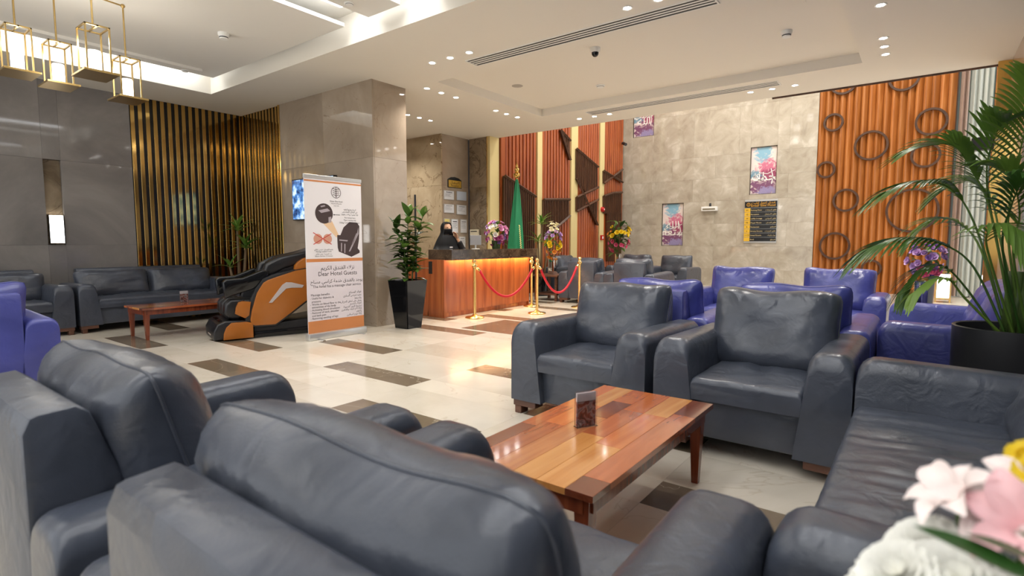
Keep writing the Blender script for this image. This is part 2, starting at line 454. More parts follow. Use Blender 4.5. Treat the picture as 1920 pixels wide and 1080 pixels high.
# far marble wall with three art niches
wf = struct(obj('wall_far', box(nb(), (-7.6, 15.58, 0), (-2.2, 15.8, 6.6)), 'wall_dark'))
us = [-7.45, -6.5, -5.28, -4.06, -2.84, -2.215]
zs = [0, .474, 1.096, 1.718, 2.34, 2.962, 3.57, 4.8, 6.6]
niches = [(-7.13, -6.47, 4.33, 5.55), (-6.17, -5.53, 1.11, 2.33), (-3.77, -3.12, 2.465, 3.70)]
def cut(rects, n):
    out = []
    for (a, b, c, d) in rects:
        x0, x1, z0, z1 = max(a, n[0]), min(b, n[1]), max(c, n[2]), min(d, n[3])
        if x0 >= x1 or z0 >= z1: out.append((a, b, c, d)); continue
        for q in ((a, x0, c, d), (x1, b, c, d), (x0, x1, c, z0), (x0, x1, z1, d)):
            if q[1]-q[0] > .004 and q[3]-q[2] > .004: out.append(q)
    return out
for j in range(len(zs)-1):
    sh = -.61 if j % 2 else 0
    uu = [-7.45] + [u+sh for u in us[1:-1] if u+sh > -7.3] + ([-2.84] if False else []) + [-2.215]
    if sh: uu = [-7.45, -7.11+.0, -5.89, -4.67, -3.45, -2.215]
    for i in range(len(uu)-1):
        for (a, b, c, d) in (lambda rs: rs)(cut(cut(cut([(uu[i], uu[i+1], zs[j], zs[j+1])], niches[0]), niches[1]), niches[2])):
            w, h = (b-a)/2-.0007, (d-c)/2-.0007
            obj('slab', box(nb(), (-w, -.05, -h), (w, .05, h), .0008, 1), 'beige_marble', wf, loc=((a+b)/2, 15.50, (c+d)/2))
# slatted wall with rings
wk = struct(obj('wall_ring_panel', box(nb(), (-2.21, 15.56, 0), (.44, 15.8, 6.6)), 'dark_wood'))
rk_me = mesh('slat', prism(nb(), [(-.071, 0), (-.071, -.10), (-.045, -.125), (-.02, -.12), (.052, -.045), (.071, -.03), (.071, 0)], 2, -3.3, 3.3), 'ring_wood')
for i in range(18):
    put('slat', rk_me, wk, (-2.21 + .146*(i+.5), 15.56, 3.3))
for x, z, r in ((-1.89, 4.10, .215), (-1.10, 3.47, .345), (0, 3.875, .30), (-2.0, 2.98, .205), (-1.556, 2.22, .275), (-1.742, 1.118, .335), (-.964, .59, .21),
                (-.54, 4.92, .30), (-1.72, 5.02, .29), (-.066, 3.15, .28), (-.25, 1.93, .50), (-.05, .87, .25)):
    bm = nb()
    n = 36; w = .048; Pts = []
    for k in range(n):
        a = 2*math.pi*k/n
        Pts.append([Vector((rr*math.cos(a), yy, rr*math.sin(a))) for rr, yy in ((r-w, -.03), (r-w, .03), (r, .03), (r, -.03), (r-w, -.03))])
    grid(bm, Pts, True)
    bmesh.ops.recalc_face_normals(bm, faces=bm.faces[:])
    obj('ring', bm, 'circle_wood', wk, 40, loc=(x, 15.42, z))
trim3 = struct(obj('trim_3', box(nb(), (-2.0, 9.372, H-.022), (.66, 9.40, H+.02)), 'dark_wood'))
# curtained window right of the ring wall
plain('sheer_curtain', srgb(240, 242, 234), .8)
plain('curtain_beige', srgb(214, 190, 174), .8)
win = struct(obj('window_1', box(nb(), (.44, 15.66, 0), (2.3, 15.72, 6.6)), plain('night_glass', srgb(120, 140, 140), .05)))
obj('window_frame', box(nb(), (.80, 15.58, 0), (.86, 15.66, 6.6)), 'black_matte', win)
def curtain(name, x0, x1, y, mat, n, label, parent=None):
    Pt = []
    for i in range(n*8+1):
        u = i/(n*8); x = x0 + (x1-x0)*u
        yy = y + .05*math.sin(2*math.pi*n*u) + .015*math.sin(2*math.pi*n*2.3*u+1)
        Pt.append([Vector((x, yy, z)) for z in (0.02, 1.5, 3.2, 5.0, 6.5)])
    bm = nb(); grid(bm, Pt)
    bmesh.ops.solidify(bm, geom=bm.faces[:], thickness=.008)
    return tag(obj(name, bm, mat, parent, 60), label, 'curtain')
curtain('curtain', .47, .62, 15.44, 'curtain_beige', 2, 'narrow beige drape beside the ring panelled wall')
curtain('curtain', .64, 1.02, 15.48, 'sheer_curtain', 4, 'pale greenish sheer curtain in front of the tall window')
curtain('curtain', 1.04, 1.9, 15.44, 'sheer_curtain', 6, 'pale sheer curtain partly behind the gold pilaster')
# right side wall and gold pilaster
plain('pink_stone', srgb(176, 152, 134), .15)
wrt = struct(obj('wall_right', box(nb(), (.80, -4, 0), (1.0, 7.7, 3.9)), plain('slate_wall', srgb(112, 116, 124), .35)))
wrt2 = struct(obj('wall_right_far', box(nb(), (.76, 7.7, 0), (1.0, 9.22, 3.9)), 'pink_stone'))
trim2 = struct(obj('trim_2', box(nb(), (.63, 9.22, 0), (.80, 9.37, H), .004), 'gold'))

# ------------------------------------------------------------------ ceilings
def plate(bm, x0, x1, y0, y1, z0, z1): box(bm, (x0, y0, z0), (x1, y1, z1))
ce = nb()
RX0, RX1, RY0, RY1 = -5.58, -.73, 5.62, 8.27          # shallow tray over the seating
LX0, LY1 = -8.77, 4.0                                   # lit tray over the left lounge
LX1 = 2.3
T = .5
plate(ce, -10.1, LX0, -4, LY1, H, H+T)                  # strip along the left wall
plate(ce, -10.1, RX0, LY1, 9.37, H, H+T)
plate(ce, RX0, 2.3, LY1, RY0, H, H+T)
plate(ce, RX0, RX1, RY1, 9.37, H, H+T)
plate(ce, RX1, 2.3, RY0, 9.37, H, H+T)
ceil = struct(obj('ceiling', ce, 'ceiling_paint'))
obj('tray_panel', box(nb(), (RX0, RY0, H+.13), (RX1, RY1, H+.2)), 'ceiling_paint', ceil)
# left tray: three hung panels with light slots between them
zt = H + .15
emis('cove_light', (.92, .96, 1.0), COVE)
emis('slot_light', (.95, .97, 1.0), SLOT)
for nme, x0, x1 in (('tray_panel', -8.42, -5.28), ('tray_panel', -4.86, -4.35), ('tray_panel', -3.95, -1.75), ('tray_panel', -1.30, -.65), ('tray_panel', -.2, 2.3)):
    obj(nme, box(nb(), (x0, -4, zt), (x1, LY1-.12, zt+.04)), 'ceiling_recess_paint', ceil)
obj('tray_step', box(nb(), (-8.2, -4, zt-.035), (-8.12, LY1-.4, zt)), 'ceiling_recess_paint', ceil)
obj('tray_roof', box(nb(), (LX0, -4, H+.34), (LX1, LY1, H+.4)), 'ceiling_recess_paint', ceil)
for x0, x1 in ((-8.70, -8.50), (-5.20, -4.94), (-4.28, -4.02), (-1.65, -1.40), (-.55, -.30)):  # last two slots are out of view, added to light the foreground
    obj('cove_lamp', box(nb(), (x0, -3.6, H+.30), (x1, LY1-.22, H+.335)), 'cove_light' if x0 < -8 else 'slot_light', ceil)
# ------------------------------------------------------------------ placing helper: a point seen in the photo, at a known wall / depth / height
_pi, _ya = R(4.83), R(37.1)
_fw = Vector((-math.sin(_ya)*math.cos(_pi), math.cos(_ya)*math.cos(_pi), -math.sin(_pi)))
_rt = Vector((math.cos(_ya), math.sin(_ya), 0)); _up = _rt.cross(_fw)
def at(px, py, X=None, Y=None, Z=None):
    d = _fw + _rt*((px-960)/1017) - _up*((py-540)/1017); o = Vector((0, 0, 1.21))
    t = X/d.x if X is not None else Y/d.y if Y is not None else (Z-1.21)/d.z
    return o + d*t

# ------------------------------------------------------------------ upholstery
def pad(bm, x0, x1, y0, y1, z0, z1, rs=.03, rf=.03, rb=.03, b0=None, b1=None, top=None, mx=10, my=14, na=5):
    """upholstered block, front towards +y: rounded along both sides (rs), front (rf) and back (rb) of its top"""
    b0 = x0 if b0 is None else b0; b1 = x1 if b1 is None else b1
    ys = [(y0, rb)]
    ys = [(y0 + rb - rb*math.cos(a), rb - rb*math.sin(a)) for a in [math.pi/2*i/na for i in range(na+1)]]
    ys += [(y0+rb + (y1-rf-y0-rb)*i/my, 0) for i in range(1, my)]
    ys += [(y1 - rf + rf*math.sin(a), rf - rf*math.cos(a)) for a in [math.pi/2*i/na for i in range(na+1)]]
    rows = []
    for y, dz in ys:
        h = z1 - dz; sec = [(b0, z0), (b0 + (x0-b0)*.5, z0 + (h-rs-z0)*.5)]
        sec += [(x0 + rs - rs*math.cos(a), h - rs + rs*math.sin(a)) for a in [math.pi/2*i/na for i in range(na+1)]]
        sec += [(x0+rs + (x1-x0-2*rs)*i/mx, h) for i in range(1, mx)]
        sec += [(x1 - rs + rs*math.sin(a), h - rs + rs*math.cos(a)) for a in [math.pi/2*i/na for i in range(na+1)]]
        sec += [(b1 + (x1-b1)*.5, z0 + (h-rs-z0)*.5), (b1, z0)]
        row = []
        for x, z in sec:
            p = Vector((x, y, z))
            if top: p.z += top((2*x-x0-x1)/(x1-x0), (2*y-y0-y1)/(y1-y0))*max(0, min(1, (z-z0)/(z1-z0)))
            row.append(p)
        rows.append(row)
    V = grid(bm, rows)
    bm.faces.new(V[0]); bm.faces.new(V[-1][::-1])
    for i in range(len(V)-1): bm.faces.new([V[i][0], V[i][-1], V[i+1][-1], V[i+1][0]])
    bmesh.ops.recalc_face_normals(bm, faces=bm.faces[:])
    return bm
def pillow_pts(w, h, t, seed, nu=34, nv=22):
    def outl(u, v):
        x = u*w/2*(1 + .02*abs(v)**3 - .02*(1-v*v) - .055*abs(v)**9)
        z = v*h/2*(1 + (.06 if v > 0 else .02)*abs(u)**2.2 - .09*abs(u)**9)
        if v > 0: z += .008*math.sin(u*5+seed)*v
        return x, z
    def pt(u, v, s):
        x, z = outl(u, v)
        th = t/2*(max(0, 1-abs(u)**5)*max(0, 1-abs(v)**4.2))**.5
        th *= 1 + .16*(noise.noise((u*1.6+seed, v*1.4, s*3)))
        if v < 0: th *= 1 + .18*(-v)
        edge = math.exp(-(1-v)/.28)*.9 + math.exp(-(1-abs(u))/.22)*.8
        wr = noise.noise((u*11+seed*3, v*2.0, s*5))*1.0 + .5*noise.noise((u*5 - v*6, v*5+seed, s*2))
        th += .020*wr*min(1, edge)*(1-abs(v)**8)*(1-abs(u)**8)
        diag = noise.noise((u*3+v*4+seed, (u-v)*1.1, 7))
        th += .016*diag*(1-u*u)*(1-v*v)
        return Vector((x, s*th, z))
    return pt, outl
def pillow(w, h, t, seed, mat, parent, loc, tilt, name='back_cushion'):
    nu, nv = 40, 26
    pt, outl = pillow_pts(w, h, t, seed)
    bm = nb()
    us = [math.sin(math.pi/2*(2*i/nu-1)) for i in range(nu+1)]; vs = [math.sin(math.pi/2*(2*j/nv-1)) for j in range(nv+1)]
    for s in (1, -1): grid(bm, [[pt(u, v, s) for v in vs] for u in us])
    bmesh.ops.remove_doubles(bm, verts=bm.verts[:], dist=1e-5)
    bmesh.ops.recalc_face_normals(bm, faces=bm.faces[:])
    o = obj(name, bm, mat, parent, 180, loc, (tilt, 0, 0))
    path = [outl(-1 + 2*i/30, 1) for i in range(31)] + [outl(1, 1 - 2*i/16) for i in range(1, 17)] + [outl(1 - 2*i/30, -1) for i in range(1, 31)] + [outl(-1, -1 + 2*i/16) for i in range(1, 17)]
    obj('piping', tube(nb(), [(x, 0, z) for x, z in path], .0045, 6), mat, o, 180)
    return o
def lounge(name, label, cat, W, mat, nback=1, nseat=1, D=1.0, seed=1.0, group=None, cwx=0, ch=.52, cz=.645):
    t = thing(name, label, cat, group=group)
    hw = W/2; aw = .20
    for s in (-1, 1):
        x0, x1 = (hw-aw, hw) if s > 0 else (-hw, -hw+aw)
        b0, b1 = (hw-aw-.05, hw) if s > 0 else (-hw, -hw+aw+.05)
        a = obj('armrest', pad(nb(), x0, x1, -D/2, D/2, .10, .645, .065, .085, .04, b0, b1, lambda u, v: .012*v, 4, 10), mat, t, 35)
        y = D/2 + .001
        seam = [(b0+.004, y, .11), (x0+.003, y, .46)]
        seam = [(x0 + .012 + (x1-x0-.024)*i/10, D/2 - .028, .65 - .028 - .0*i - .06*abs(i/5-1)**4) for i in range(11)]
        obj('piping', tube(nb(), seam, .003, 6), mat, a, 180)
        for yy in (D/2-.06, -D/2+.06):
            bm = nb(); xi = hw-aw+.0 if s > 0 else -hw+.01
            box(bm, (xi, yy-.05, .055), (xi+aw-.01, yy+.05, .105), .004, 1)
            xl = hw-.075 if s > 0 else -hw+.02
            box(bm, (xl, yy-.045, 0), (xl+.055, yy+.045, .056), .004, 1)
            obj('foot', bm, 'foot_wood', t)
    iw = hw - aw - .012
    obj('seat_base', box(nb(), (-iw, -D/2+.06, .10), (iw, D/2-.05, .33), .012), mat, t, 35)
    for k in range(nseat):
        sw = 2*iw/nseat; xa = -iw + sw*k
        def top(u, v, k=k):
            w = .022*(1-u*u)*(1-v*v)
            rr = math.hypot(u*1.1, v-.05)
            w -= .020*math.exp(-(rr/.36)**2) if nseat == 1 and W < 1.3 else 0
            w += .006*noise.noise((u*2.5+seed, v*3, k)) + (.009*math.sin(11*rr+seed+2*math.atan2(v, u))*math.exp(-(rr/.55)**2) if W < 1.3 else 0)
            if W > 1.3: w += .016*noise.noise((u*17+seed, v*1.3 + .8*math.sin(u*4), 3)) * (1-v*v*.5)
            return w
        obj('seat_cushion', pad(nb(), xa+.004, xa+sw-.004, -D/2+.14, D/2-.005, .322, .445, .025, .03, .03, top=top, mx=16 if W < 1.3 else 60, my=18), mat, t, 50)
    prof = [(-D/2, .10), (-D/2, .79), (-D/2+.015, .825), (-D/2+.03, .83), (-D/2+.10, .835), (-D/2+.125, .815), (-D/2+.25, .46), (-D/2+.25, .10)]
    obj('back_frame', prism(nb(), prof, 0, -iw-.004, iw+.004, .012, 2), mat, t, 40)
    cw = (2*iw + .16 + cwx)/nback
    for k in range(nback):
        cx = -(2*iw+.16+cwx)/2 + cw*(k+.5)
        pillow(cw*.995, ch, .285, seed + 2.3*k, mat, t, (cx, -D/2+.30, cz), R(16))
    return t
LOUNGE_GROUP = 'black leather armchairs'
ch = lounge('armchair', 'black leather armchair facing us, left of the pair behind the coffee table', 'armchair', 1.0, 'black_leather', seed=1.3, group='dark leather armchairs')
ch.location = (-1.79, 3.52, 0); ch.rotation_euler = (0, 0, math.pi)
G = 'dark leather armchairs'
ch2 = lounge('armchair', 'black leather armchair facing us, right of the pair, beside the long sofa', 'armchair', 1.0, 'black_leather', seed=4.1, group=G)
ch2.location = (-.735, 3.52, 0); ch2.rotation_euler = (0, 0, math.pi)
dup(ch, (-1.83, .77, 0), 0, 'black leather armchair seen from behind, at the lower left corner of the photo', G)
ch3 = lounge('armchair', 'large black leather armchair seen from behind, nearest the camera at bottom centre', 'armchair', 1.0, 'black_leather', seed=9.4, group=G, cwx=.08)
ch3.location = (-.725, .77, 0)
# far seating group
dup(ch, (-5.32, 9.75, 0), 0, 'far black armchair with its back to us, just right of the silver flower vase', G)
dup(ch2, (-4.29, 9.7, 0), 0, 'far black armchair with its back to us, right one of the two', G)
dup(ch2, (-5.66, 12.4, 0), math.pi, 'far black armchair facing us, half hidden behind the two turned-away armchairs', G)
dup(ch, (-4.62, 12.3, 0), math.pi, 'far black armchair facing us in front of the left framed calligraphy', G)
dup(ch, (-6.55, 11.0, 0), -math.pi/2, 'far black armchair turned sideways behind the silver vase by the timber wall', G)
# right sofa, near
so = lounge('sofa', 'long black leather sofa with creased seat along the right edge', 'sofa', 2.1, 'black_leather', 2, 1, seed=7.7, group='sofas')
so.location = (.275, 2.17, 0); so.rotation_euler = (0, 0, math.pi/2)
# left wall sofas
so2 = lounge('sofa', 'black leather two-cushion sofa against the slatted wall behind the small table', 'sofa', 2.1, 'black_leather', 2, 1, seed=2.9, group='sofas', ch=.42, cz=.59)
so2.location = (-9.30, 3.27, 0); so2.rotation_euler = (0, 0, -math.pi/2)
dup(so2, (-9.30, 1.12, 0), -math.pi/2, 'black leather sofa cut by the left edge of the photo, under the wall lamp', 'sofas')
# blue set
GB = 'blue leather armchairs'
bl = lounge('armchair', 'blue leather armchair back to back with the left black armchair', 'armchair', 1.0, 'blue_leather', seed=3.2, group=GB)
bl.location = (-1.755, 4.62, 0)
dup(bl, (-.735, 4.62, 0), 0, 'blue leather armchair back to back with the right black armchair', GB)
dup(bl, (-1.785, 6.9, 0), math.pi, 'blue leather armchair facing us, below the hotel directory board', GB)
dup(bl, (-.765, 7.1, 0), math.pi, 'blue leather armchair facing us, in front of the ringed wood wall', GB)
dup(bl, (-5.78, .70, 0), math.pi/2, 'blue leather armchair seen from behind at the left edge', GB)
bs = lounge('sofa', 'blue leather sofa at the right behind the potted palm', 'sofa', 1.76, 'blue_leather', 2, 1, seed=5.5, group='sofas')
bs.location = (.275, 5.45, 0); bs.rotation_euler = (0, 0, math.pi/2)

# ------------------------------------------------------------------ coffee tables
for i, (a, b) in enumerate((((168, 94, 52), (200, 128, 76)), ((202, 130, 64), (226, 160, 92)), ((104, 48, 28), (140, 72, 44)), ((190, 94, 44), (216, 126, 66)), ((160, 80, 44), (194, 108, 64)))):
    wood('plank_%d' % i, [srgb(*a), srgb(*[(p+q)//2 for p, q in zip(a, b)]), srgb(*b)], 1, .2, 16, .08, coat=1.0)
wood('table_frame', [srgb(96, 40, 22), srgb(126, 58, 32), srgb(142, 72, 42)], 2, .25, 18, .05, coat=.3)
def coffee_table(label, w=.61, d=1.25, h=.40, seed=3):
    t = thing('coffee_table', label, 'table', group='low wooden coffee tables')
    rnd = random.Random(seed)
    rows = [(-.305, -.225, [3, 2, 4, 3], [.05, .36, .62]), (-.225, -.125, [4, 3, 1], [.42, .70]), (-.125, -.02, [0, 2, 3], [.58, .80]), (-.02, .085, [1, 4, 3], [.40, .72]),
            (.085, .20, [1, 3, 1], [.34, .72]), (.20, .305, [2, 4, 2], [.10, .78])]
    for x0, x1, ms, cuts in rows:
        ys = [-d/2] + [-d/2 + d*c for c in cuts] + [d/2]
        for k in range(len(ys)-1):
            y0, y1 = ys[k]+.0005, ys[k+1]-.0005
            obj('plank', box(nb(), (-(x1-x0)/2+.0004, -(y1-y0)/2, -.012), ((x1-x0)/2-.0004, (y1-y0)/2, .012), .0008, 1), 'plank_%d' % ms[k], t, loc=((x0+x1)/2, (y0+y1)/2, h-.012))
    for y in (-d/2+.035, d/2-.035): obj('apron', box(nb(), (-w/2+.05, y-.011, h-.085), (w/2-.05, y+.011, h-.025)), 'table_frame', t)
    for x in (-w/2+.035, w/2-.035): obj('apron', box(nb(), (x-.011, -d/2+.05, h-.085), (x+.011, d/2-.05, h-.025)), 'table_frame', t)
    for x in (-1, 1):
        for y in (-1, 1):
            bm = nb(); cx, cy = x*(w/2-.06), y*(d/2-.06)
            v0 = [bm.verts.new((cx+x*.0 + a*.016, cy + b*.016, 0)) for a, b in ((-1, -1), (1, -1), (1, 1), (-1, 1))]
            v1 = [bm.verts.new((cx + a*.03, cy + b*.03, h-.025)) for a, b in ((-1, -1), (1, -1), (1, 1), (-1, 1))]
            bm.faces.new(v0[::-1]); bm.faces.new(v1)
            for i in range(4): bm.faces.new([v0[i], v0[(i+1) % 4], v1[(i+1) % 4], v1[i]])
            obj('leg', bm, 'table_frame', t)
    return t
tb = coffee_table('glossy multi-tone wooden coffee table in the foreground seating group')
tb.location = (-1.105, 2.11, 0)
dup(tb, (-7.85, 3.14, 0), 0, 'low reddish wooden coffee table in front of the left wall sofa', 'low wooden coffee tables')
# table cards
art('card_print', [(.35, srgb(60, 24, 22)), (.45, srgb(140, 60, 44)), (.55, srgb(176, 150, 150)), (.62, srgb(90, 70, 74)), (.7, srgb(200, 190, 196))], 22, 3)
plain('acrylic', (.95, .97, .97), .04, trans=1.0)
plain('card_white', srgb(214, 206, 210), .4)
def table_card(label, loc, rotz):
    t = thing('table_card', label, 'card holder', loc, rotz, 'photo card stands')
    obj('holder', box(nb(), (-.05, -.012, 0), (.05, -.008, .155)), 'acrylic', t)
    obj('holder_back', box(nb(), (-.05, .008, 0), (.05, .012, .155)), 'acrylic', t)
    obj('holder_foot', box(nb(), (-.05, -.02, 0), (.05, .02, .003)), 'acrylic', t)
    obj('card', box(nb(), (-.048, -.004, .004), (.048, .004, .115)), 'card_print', t)
    obj('card_header', box(nb(), (-.048, -.004, .115), (.048, .004, .152)), 'card_white', t)
    return t
table_card('photo card in a clear stand on the foreground coffee table', (-1.15, 2.06, .4005), R(62))
table_card('small photo card in a stand on the far left coffee table', (-7.95, 3.15, .4005), R(75))
# ------------------------------------------------------------------ ceiling downlights
emis('downlight_glow', (1.0, .96, .90), 30)
plain('trim_white', srgb(240, 238, 232), .4)
dl_trim = nb(); lathe(dl_trim, [(.036, 0), (.036, -.004), (.05, -.007), (.054, -.003), (.054, 0), (.036, 0)], 20)
dl_trim = mesh('trim_ring', dl_trim, 'trim_white', 40)
dl_lens = nb(); lathe(dl_lens, [(0, -.0035), (.036, -.0035), (.036, -.001), (0, -.001)], 20)
dl_lens = mesh('lens', dl_lens, 'downlight_glow')
spot_data = bpy.data.lights.new('downlight_beam', 'SPOT')
spot_data.energy = DOWN_W; spot_data.spot_size = R(125); spot_data.spot_blend = .9; spot_data.shadow_soft_size = .04; spot_data.color = (1, .95, .88)
def downlight(x, y, label, group):
    t = thing('downlight', label, 'ceiling light', (x, y, H), 0, group)
    put('trim_ring', dl_trim, t); put('lens', dl_lens, t)
    l = bpy.data.objects.new('beam', spot_data); C.objects.link(l); l.parent = t; l.location = (0, 0, -.02)
    return t
def trio(pts, where, words, group):
    for (x, y), w in zip(pts, words): downlight(x, y, '%s downlight of the three %s' % (w, where), group)
LMR = ('left', 'middle', 'right'); NMF = ('nearest', 'middle', 'farthest')
GD = 'recessed ceiling downlights'
trio([(-5.04, 5.0), (-4.73, 5.0), (-4.42, 5.0)], 'at the left end of the near air vent', LMR, GD)
trio([(-5.92, 5.76), (-5.92, 6.06), (-5.92, 6.38)], 'above the front of the reception desk', NMF, GD)
trio([(-7.40, 6.72), (-7.40, 7.0), (-7.40, 7.28)], 'beside the top of the marble wall block', NMF, GD)
trio([(-5.96, 7.42), (-5.96, 7.72), (-5.96, 8.04)], 'above the far end of the reception desk', NMF, GD)
trio([(-5.13, 8.82), (-4.82, 8.82), (-4.52, 8.82)], 'at the left end of the far air vent', LMR, GD)
trio([(-2.19, 8.84), (-1.89, 8.84), (-1.59, 8.84)], 'at the right end of the far air vent', LMR, GD)
trio([(-.47, 7.42), (-.475, 7.74), (-.48, 8.06)], 'over the blue armchairs at the upper right', NMF, GD)
trio([(-.44, 6.39), (-.435, 6.07), (-.43, 5.75)], 'cut by the top edge at the right', ('visible', 'second', 'third'), GD)
trio([(-9.1, 7.55), (-8.8, 7.55), (-8.5, 7.55)], 'added out of sight behind the wall block to wash the veined marble wall', LMR, GD)  # hidden lamps, added to brighten the veined wall
trio([(-2.08, 5.0), (-1.77, 5.0), (-2.39, 5.0)], 'at the right end of the near air vent', ('middle', 'right', 'left'), GD)

# ------------------------------------------------------------------ linear air vents
def vent(x0, x1, y, label):
    t = thing('air_vent', label, 'vent', ((x0+x1)/2, y, H), 0, 'linear ceiling air vents')
    w = (x1-x0)/2
    obj('backing', box(nb(), (-w, -.11, -.004), (w, .11, .0)), 'grille_dark', t)
    for yy in (-.12, .105): obj('frame_rail', box(nb(), (-w-.015, yy, -.008), (w+.015, yy+.015, 0)), 'trim_white', t)
    for xx in (-w-.015, w): obj('frame_end', box(nb(), (xx, -.105, -.014), (xx+.015, .105, 0)), 'trim_white', t)
    for k in range(3): obj('slat', box(nb(), (-w, -.068+k*.055, -.0065), (w, -.042+k*.055, -.004)), 'trim_white', t)
vent(-4.64, -1.66, 5.31, 'long white slotted air vent running across the near ceiling')
vent(-4.78, -1.75, 8.56, 'long white slotted air vent along the far ceiling edge')

# ------------------------------------------------------------------ detectors, dome camera, speaker disc, access panel
def detector(loc, label, r=.055, h=.05, dark=True):
    t = thing('smoke_detector', label, 'detector', loc)
    obj('body', lathe(nb(), [(0, 0), (r, 0), (r, -h*.35), (r*.8, -h*.6), (r*.72, -h), (0, -h)], 24), 'white_plastic', t, 40)
    obj('slot', lathe(nb(), [(r*.73, -h*.62), (r*.80, -h*.66), (r*.77, -h*.8), (r*.73, -h*.82)], 24), 'black_plastic', t)
z2, z3 = zt, H + .13
p = at(419, 62, Z=z2); detector(p, 'white smoke detector on the left ceiling tray', .06, .07)
p = at(1475, 58, Z=z3); detector(p, 'white smoke detector at the right of the ceiling tray', .06, .07)
p = at(1126, 160, Z=z3); detector(p, 'flat white detector in the middle of the ceiling tray', .07, .03)
p = at(347, 132, Z=z2); detector(p, 'small round white fitting near the left cove light', .05, .02)
p = at(655, 6, Z=z2); detector(p, 'round white fitting between the two light slots at the top', .05, .02)
p = at(970, 161, Z=z3)
tag(obj('ceiling_speaker', lathe(nb(), [(0, -.006), (.07, -.006), (.085, -.003), (.085, 0), (0, 0)], 24), plain('speaker_grey', srgb(178, 172, 164), .6), None, 40, p), 'flat grey round ceiling speaker in the tray above reception', 'speaker')
p = at(1116, 90, Z=z3)
t = thing('dome_camera', 'white dome security camera with dark glass under the ceiling', 'camera', p)
obj('housing', lathe(nb(), [(0, 0), (.065, 0), (.06, -.04), (.05, -.055), (0, -.055)], 24), 'white_plastic', t, 40)
obj('dome', lathe(nb(), [(.044, -.055), (.04, -.08), (.025, -.1), (0, -.108)], 20), 'black_gloss', t, 180)
tag(obj('access_panel', box(nb(), (-.3, -.25, -.005), (.3, .25, 0), .002, 1), 'ceiling_paint', None, None, (-1.35, 5.98, z3)), 'thin outlined access hatch in the ceiling at the upper right', 'hatch')

# ------------------------------------------------------------------ hanging lanterns
emis('lantern_glass', (1, .97, .92), 2.6)
plain('bronze', (.50, .35, .14), .3, 1)
def lantern(px, py, depth, label, arm=None, s=1.0):
    d = _fw + _rt*((px-960)/1017) - _up*((py-540)/1017)
    top = Vector((0, 0, 1.21)) + d*depth
    t = thing('pendant_lantern', label, 'pendant lamp', (top.x, top.y, top.z-.4*s), 0, 'brass pendant lanterns')
    hw, h = .105*s, .40*s
    obj('base_plate', box(nb(), (-.17*s, -.125*s, 0), (.17*s, .125*s, .018), .002, 1), 'bronze', t)
    for x in (-hw, hw):
        for y in (-hw*.8, hw*.8): obj('post', box(nb(), (x-.006, y-.006, .018), (x+.006, y+.006, h)), 'bronze', t)
    bm = nb()
    for y in (-hw*.8, 0, hw*.8): box(bm, (-hw-.006, y-.006, h-.012), (hw+.006, y+.006, h))
    for x in (-hw, hw): box(bm, (x-.006, -hw*.8-.006, h-.012), (x+.006, hw*.8+.006, h))
    obj('top_frame', bm, 'bronze', t)
    obj('glass_shade', lathe(nb(), [(0, .02), (.047*s, .02), (.047*s, .2*s), (.043*s, .21*s), (0, .205*s)], 20), 'lantern_glass', t, 40)
    z_up = H + .15 - (top.z - .4*s)
    if arm:
        e = arm - (top - Vector((0, 0, .4*s)))
        obj('rod', tube(nb(), [(0, 0, h-.01), (0, 0, e.z), ], .008, 8), 'bronze', t, 60)
        obj('elbow', ball(nb(), (0, 0, e.z), .02, 10, 8), 'bronze', t, 180)
        obj('cross_bar', tube(nb(), [(0, 0, e.z), (.12, -.9, e.z)], .008, 8), 'bronze', t, 60)
        obj('drop_rod', tube(nb(), [(.12, -.9, e.z), (.12, -.9, z_up)], .008, 8), 'bronze', t, 60)
    else:
        obj('rod', tube(nb(), [(0, 0, h-.01), (0, 0, z_up)], .008, 8), 'bronze', t, 60)
    l = bpy.data.lights.new('lantern_bulb', 'POINT'); l.energy = 3; l.shadow_soft_size = .05; l.color = (1, .95, .86)
    lo = bpy.data.objects.new('bulb_light', l); C.objects.link(lo); lo.parent = t; lo.location = (0, 0, .3*s)
    return top
lantern(28, 52, 4.75, 'brass pendant lantern cut by the left edge of the photo')
lantern(106, 82, 5.15, 'brass pendant lantern second from the left edge')
lantern(174, 52, 4.6, 'brass pendant lantern with the widest base, third from the left edge')
d4 = _fw + _rt*((236-960)/1017) - _up*((112-540)/1017); tp = Vector((0, 0, 1.21)) + d4*5.4
lantern(236, 112, 5.4, 'rightmost and lowest of the four brass pendant lanterns', arm=Vector((tp.x, tp.y, at(232, 10, Y=tp.y).z)))
# lanterns hanging in the tall atrium beyond the ceiling edge
def atrium_lantern(x, y, z, label):
    t = thing('pendant_lantern', label, 'pendant lamp', (x, y, z), 0, 'atrium lanterns')
    obj('base_plate', box(nb(), (-.14, -.14, 0), (.14, .14, .018)), 'brass', t)
    obj('glass_shade', lathe(nb(), [(0, .02), (.08, .02), (.08, .26), (0, .27)], 16), 'lantern_glass', t, 40)
    obj('top_plate', box(nb(), (-.1, -.1, .38), (.1, .1, .392)), 'brass', t)
    for sx in (-.1, .1): obj('post', box(nb(), (sx-.006, -.006, .018), (sx+.006, .006, .38)), 'brass', t)
    obj('rod', tube(nb(), [(0, 0, .39), (0, 0, 6.6-z)], .008, 6), 'brass', t)
for k, (x, y, z) in enumerate(((-3.4, 11.3, 4.7), (-3.0, 11.6, 4.9), (-2.6, 11.2, 5.1), (-3.3, 12.0, 4.2), (-2.5, 11.9, 4.75))):
    atrium_lantern(x, y, z, ('left', 'second left', 'highest', 'lowest', 'right')[k] + ' white lantern hanging in the tall atrium, mirrored in the marble wall')
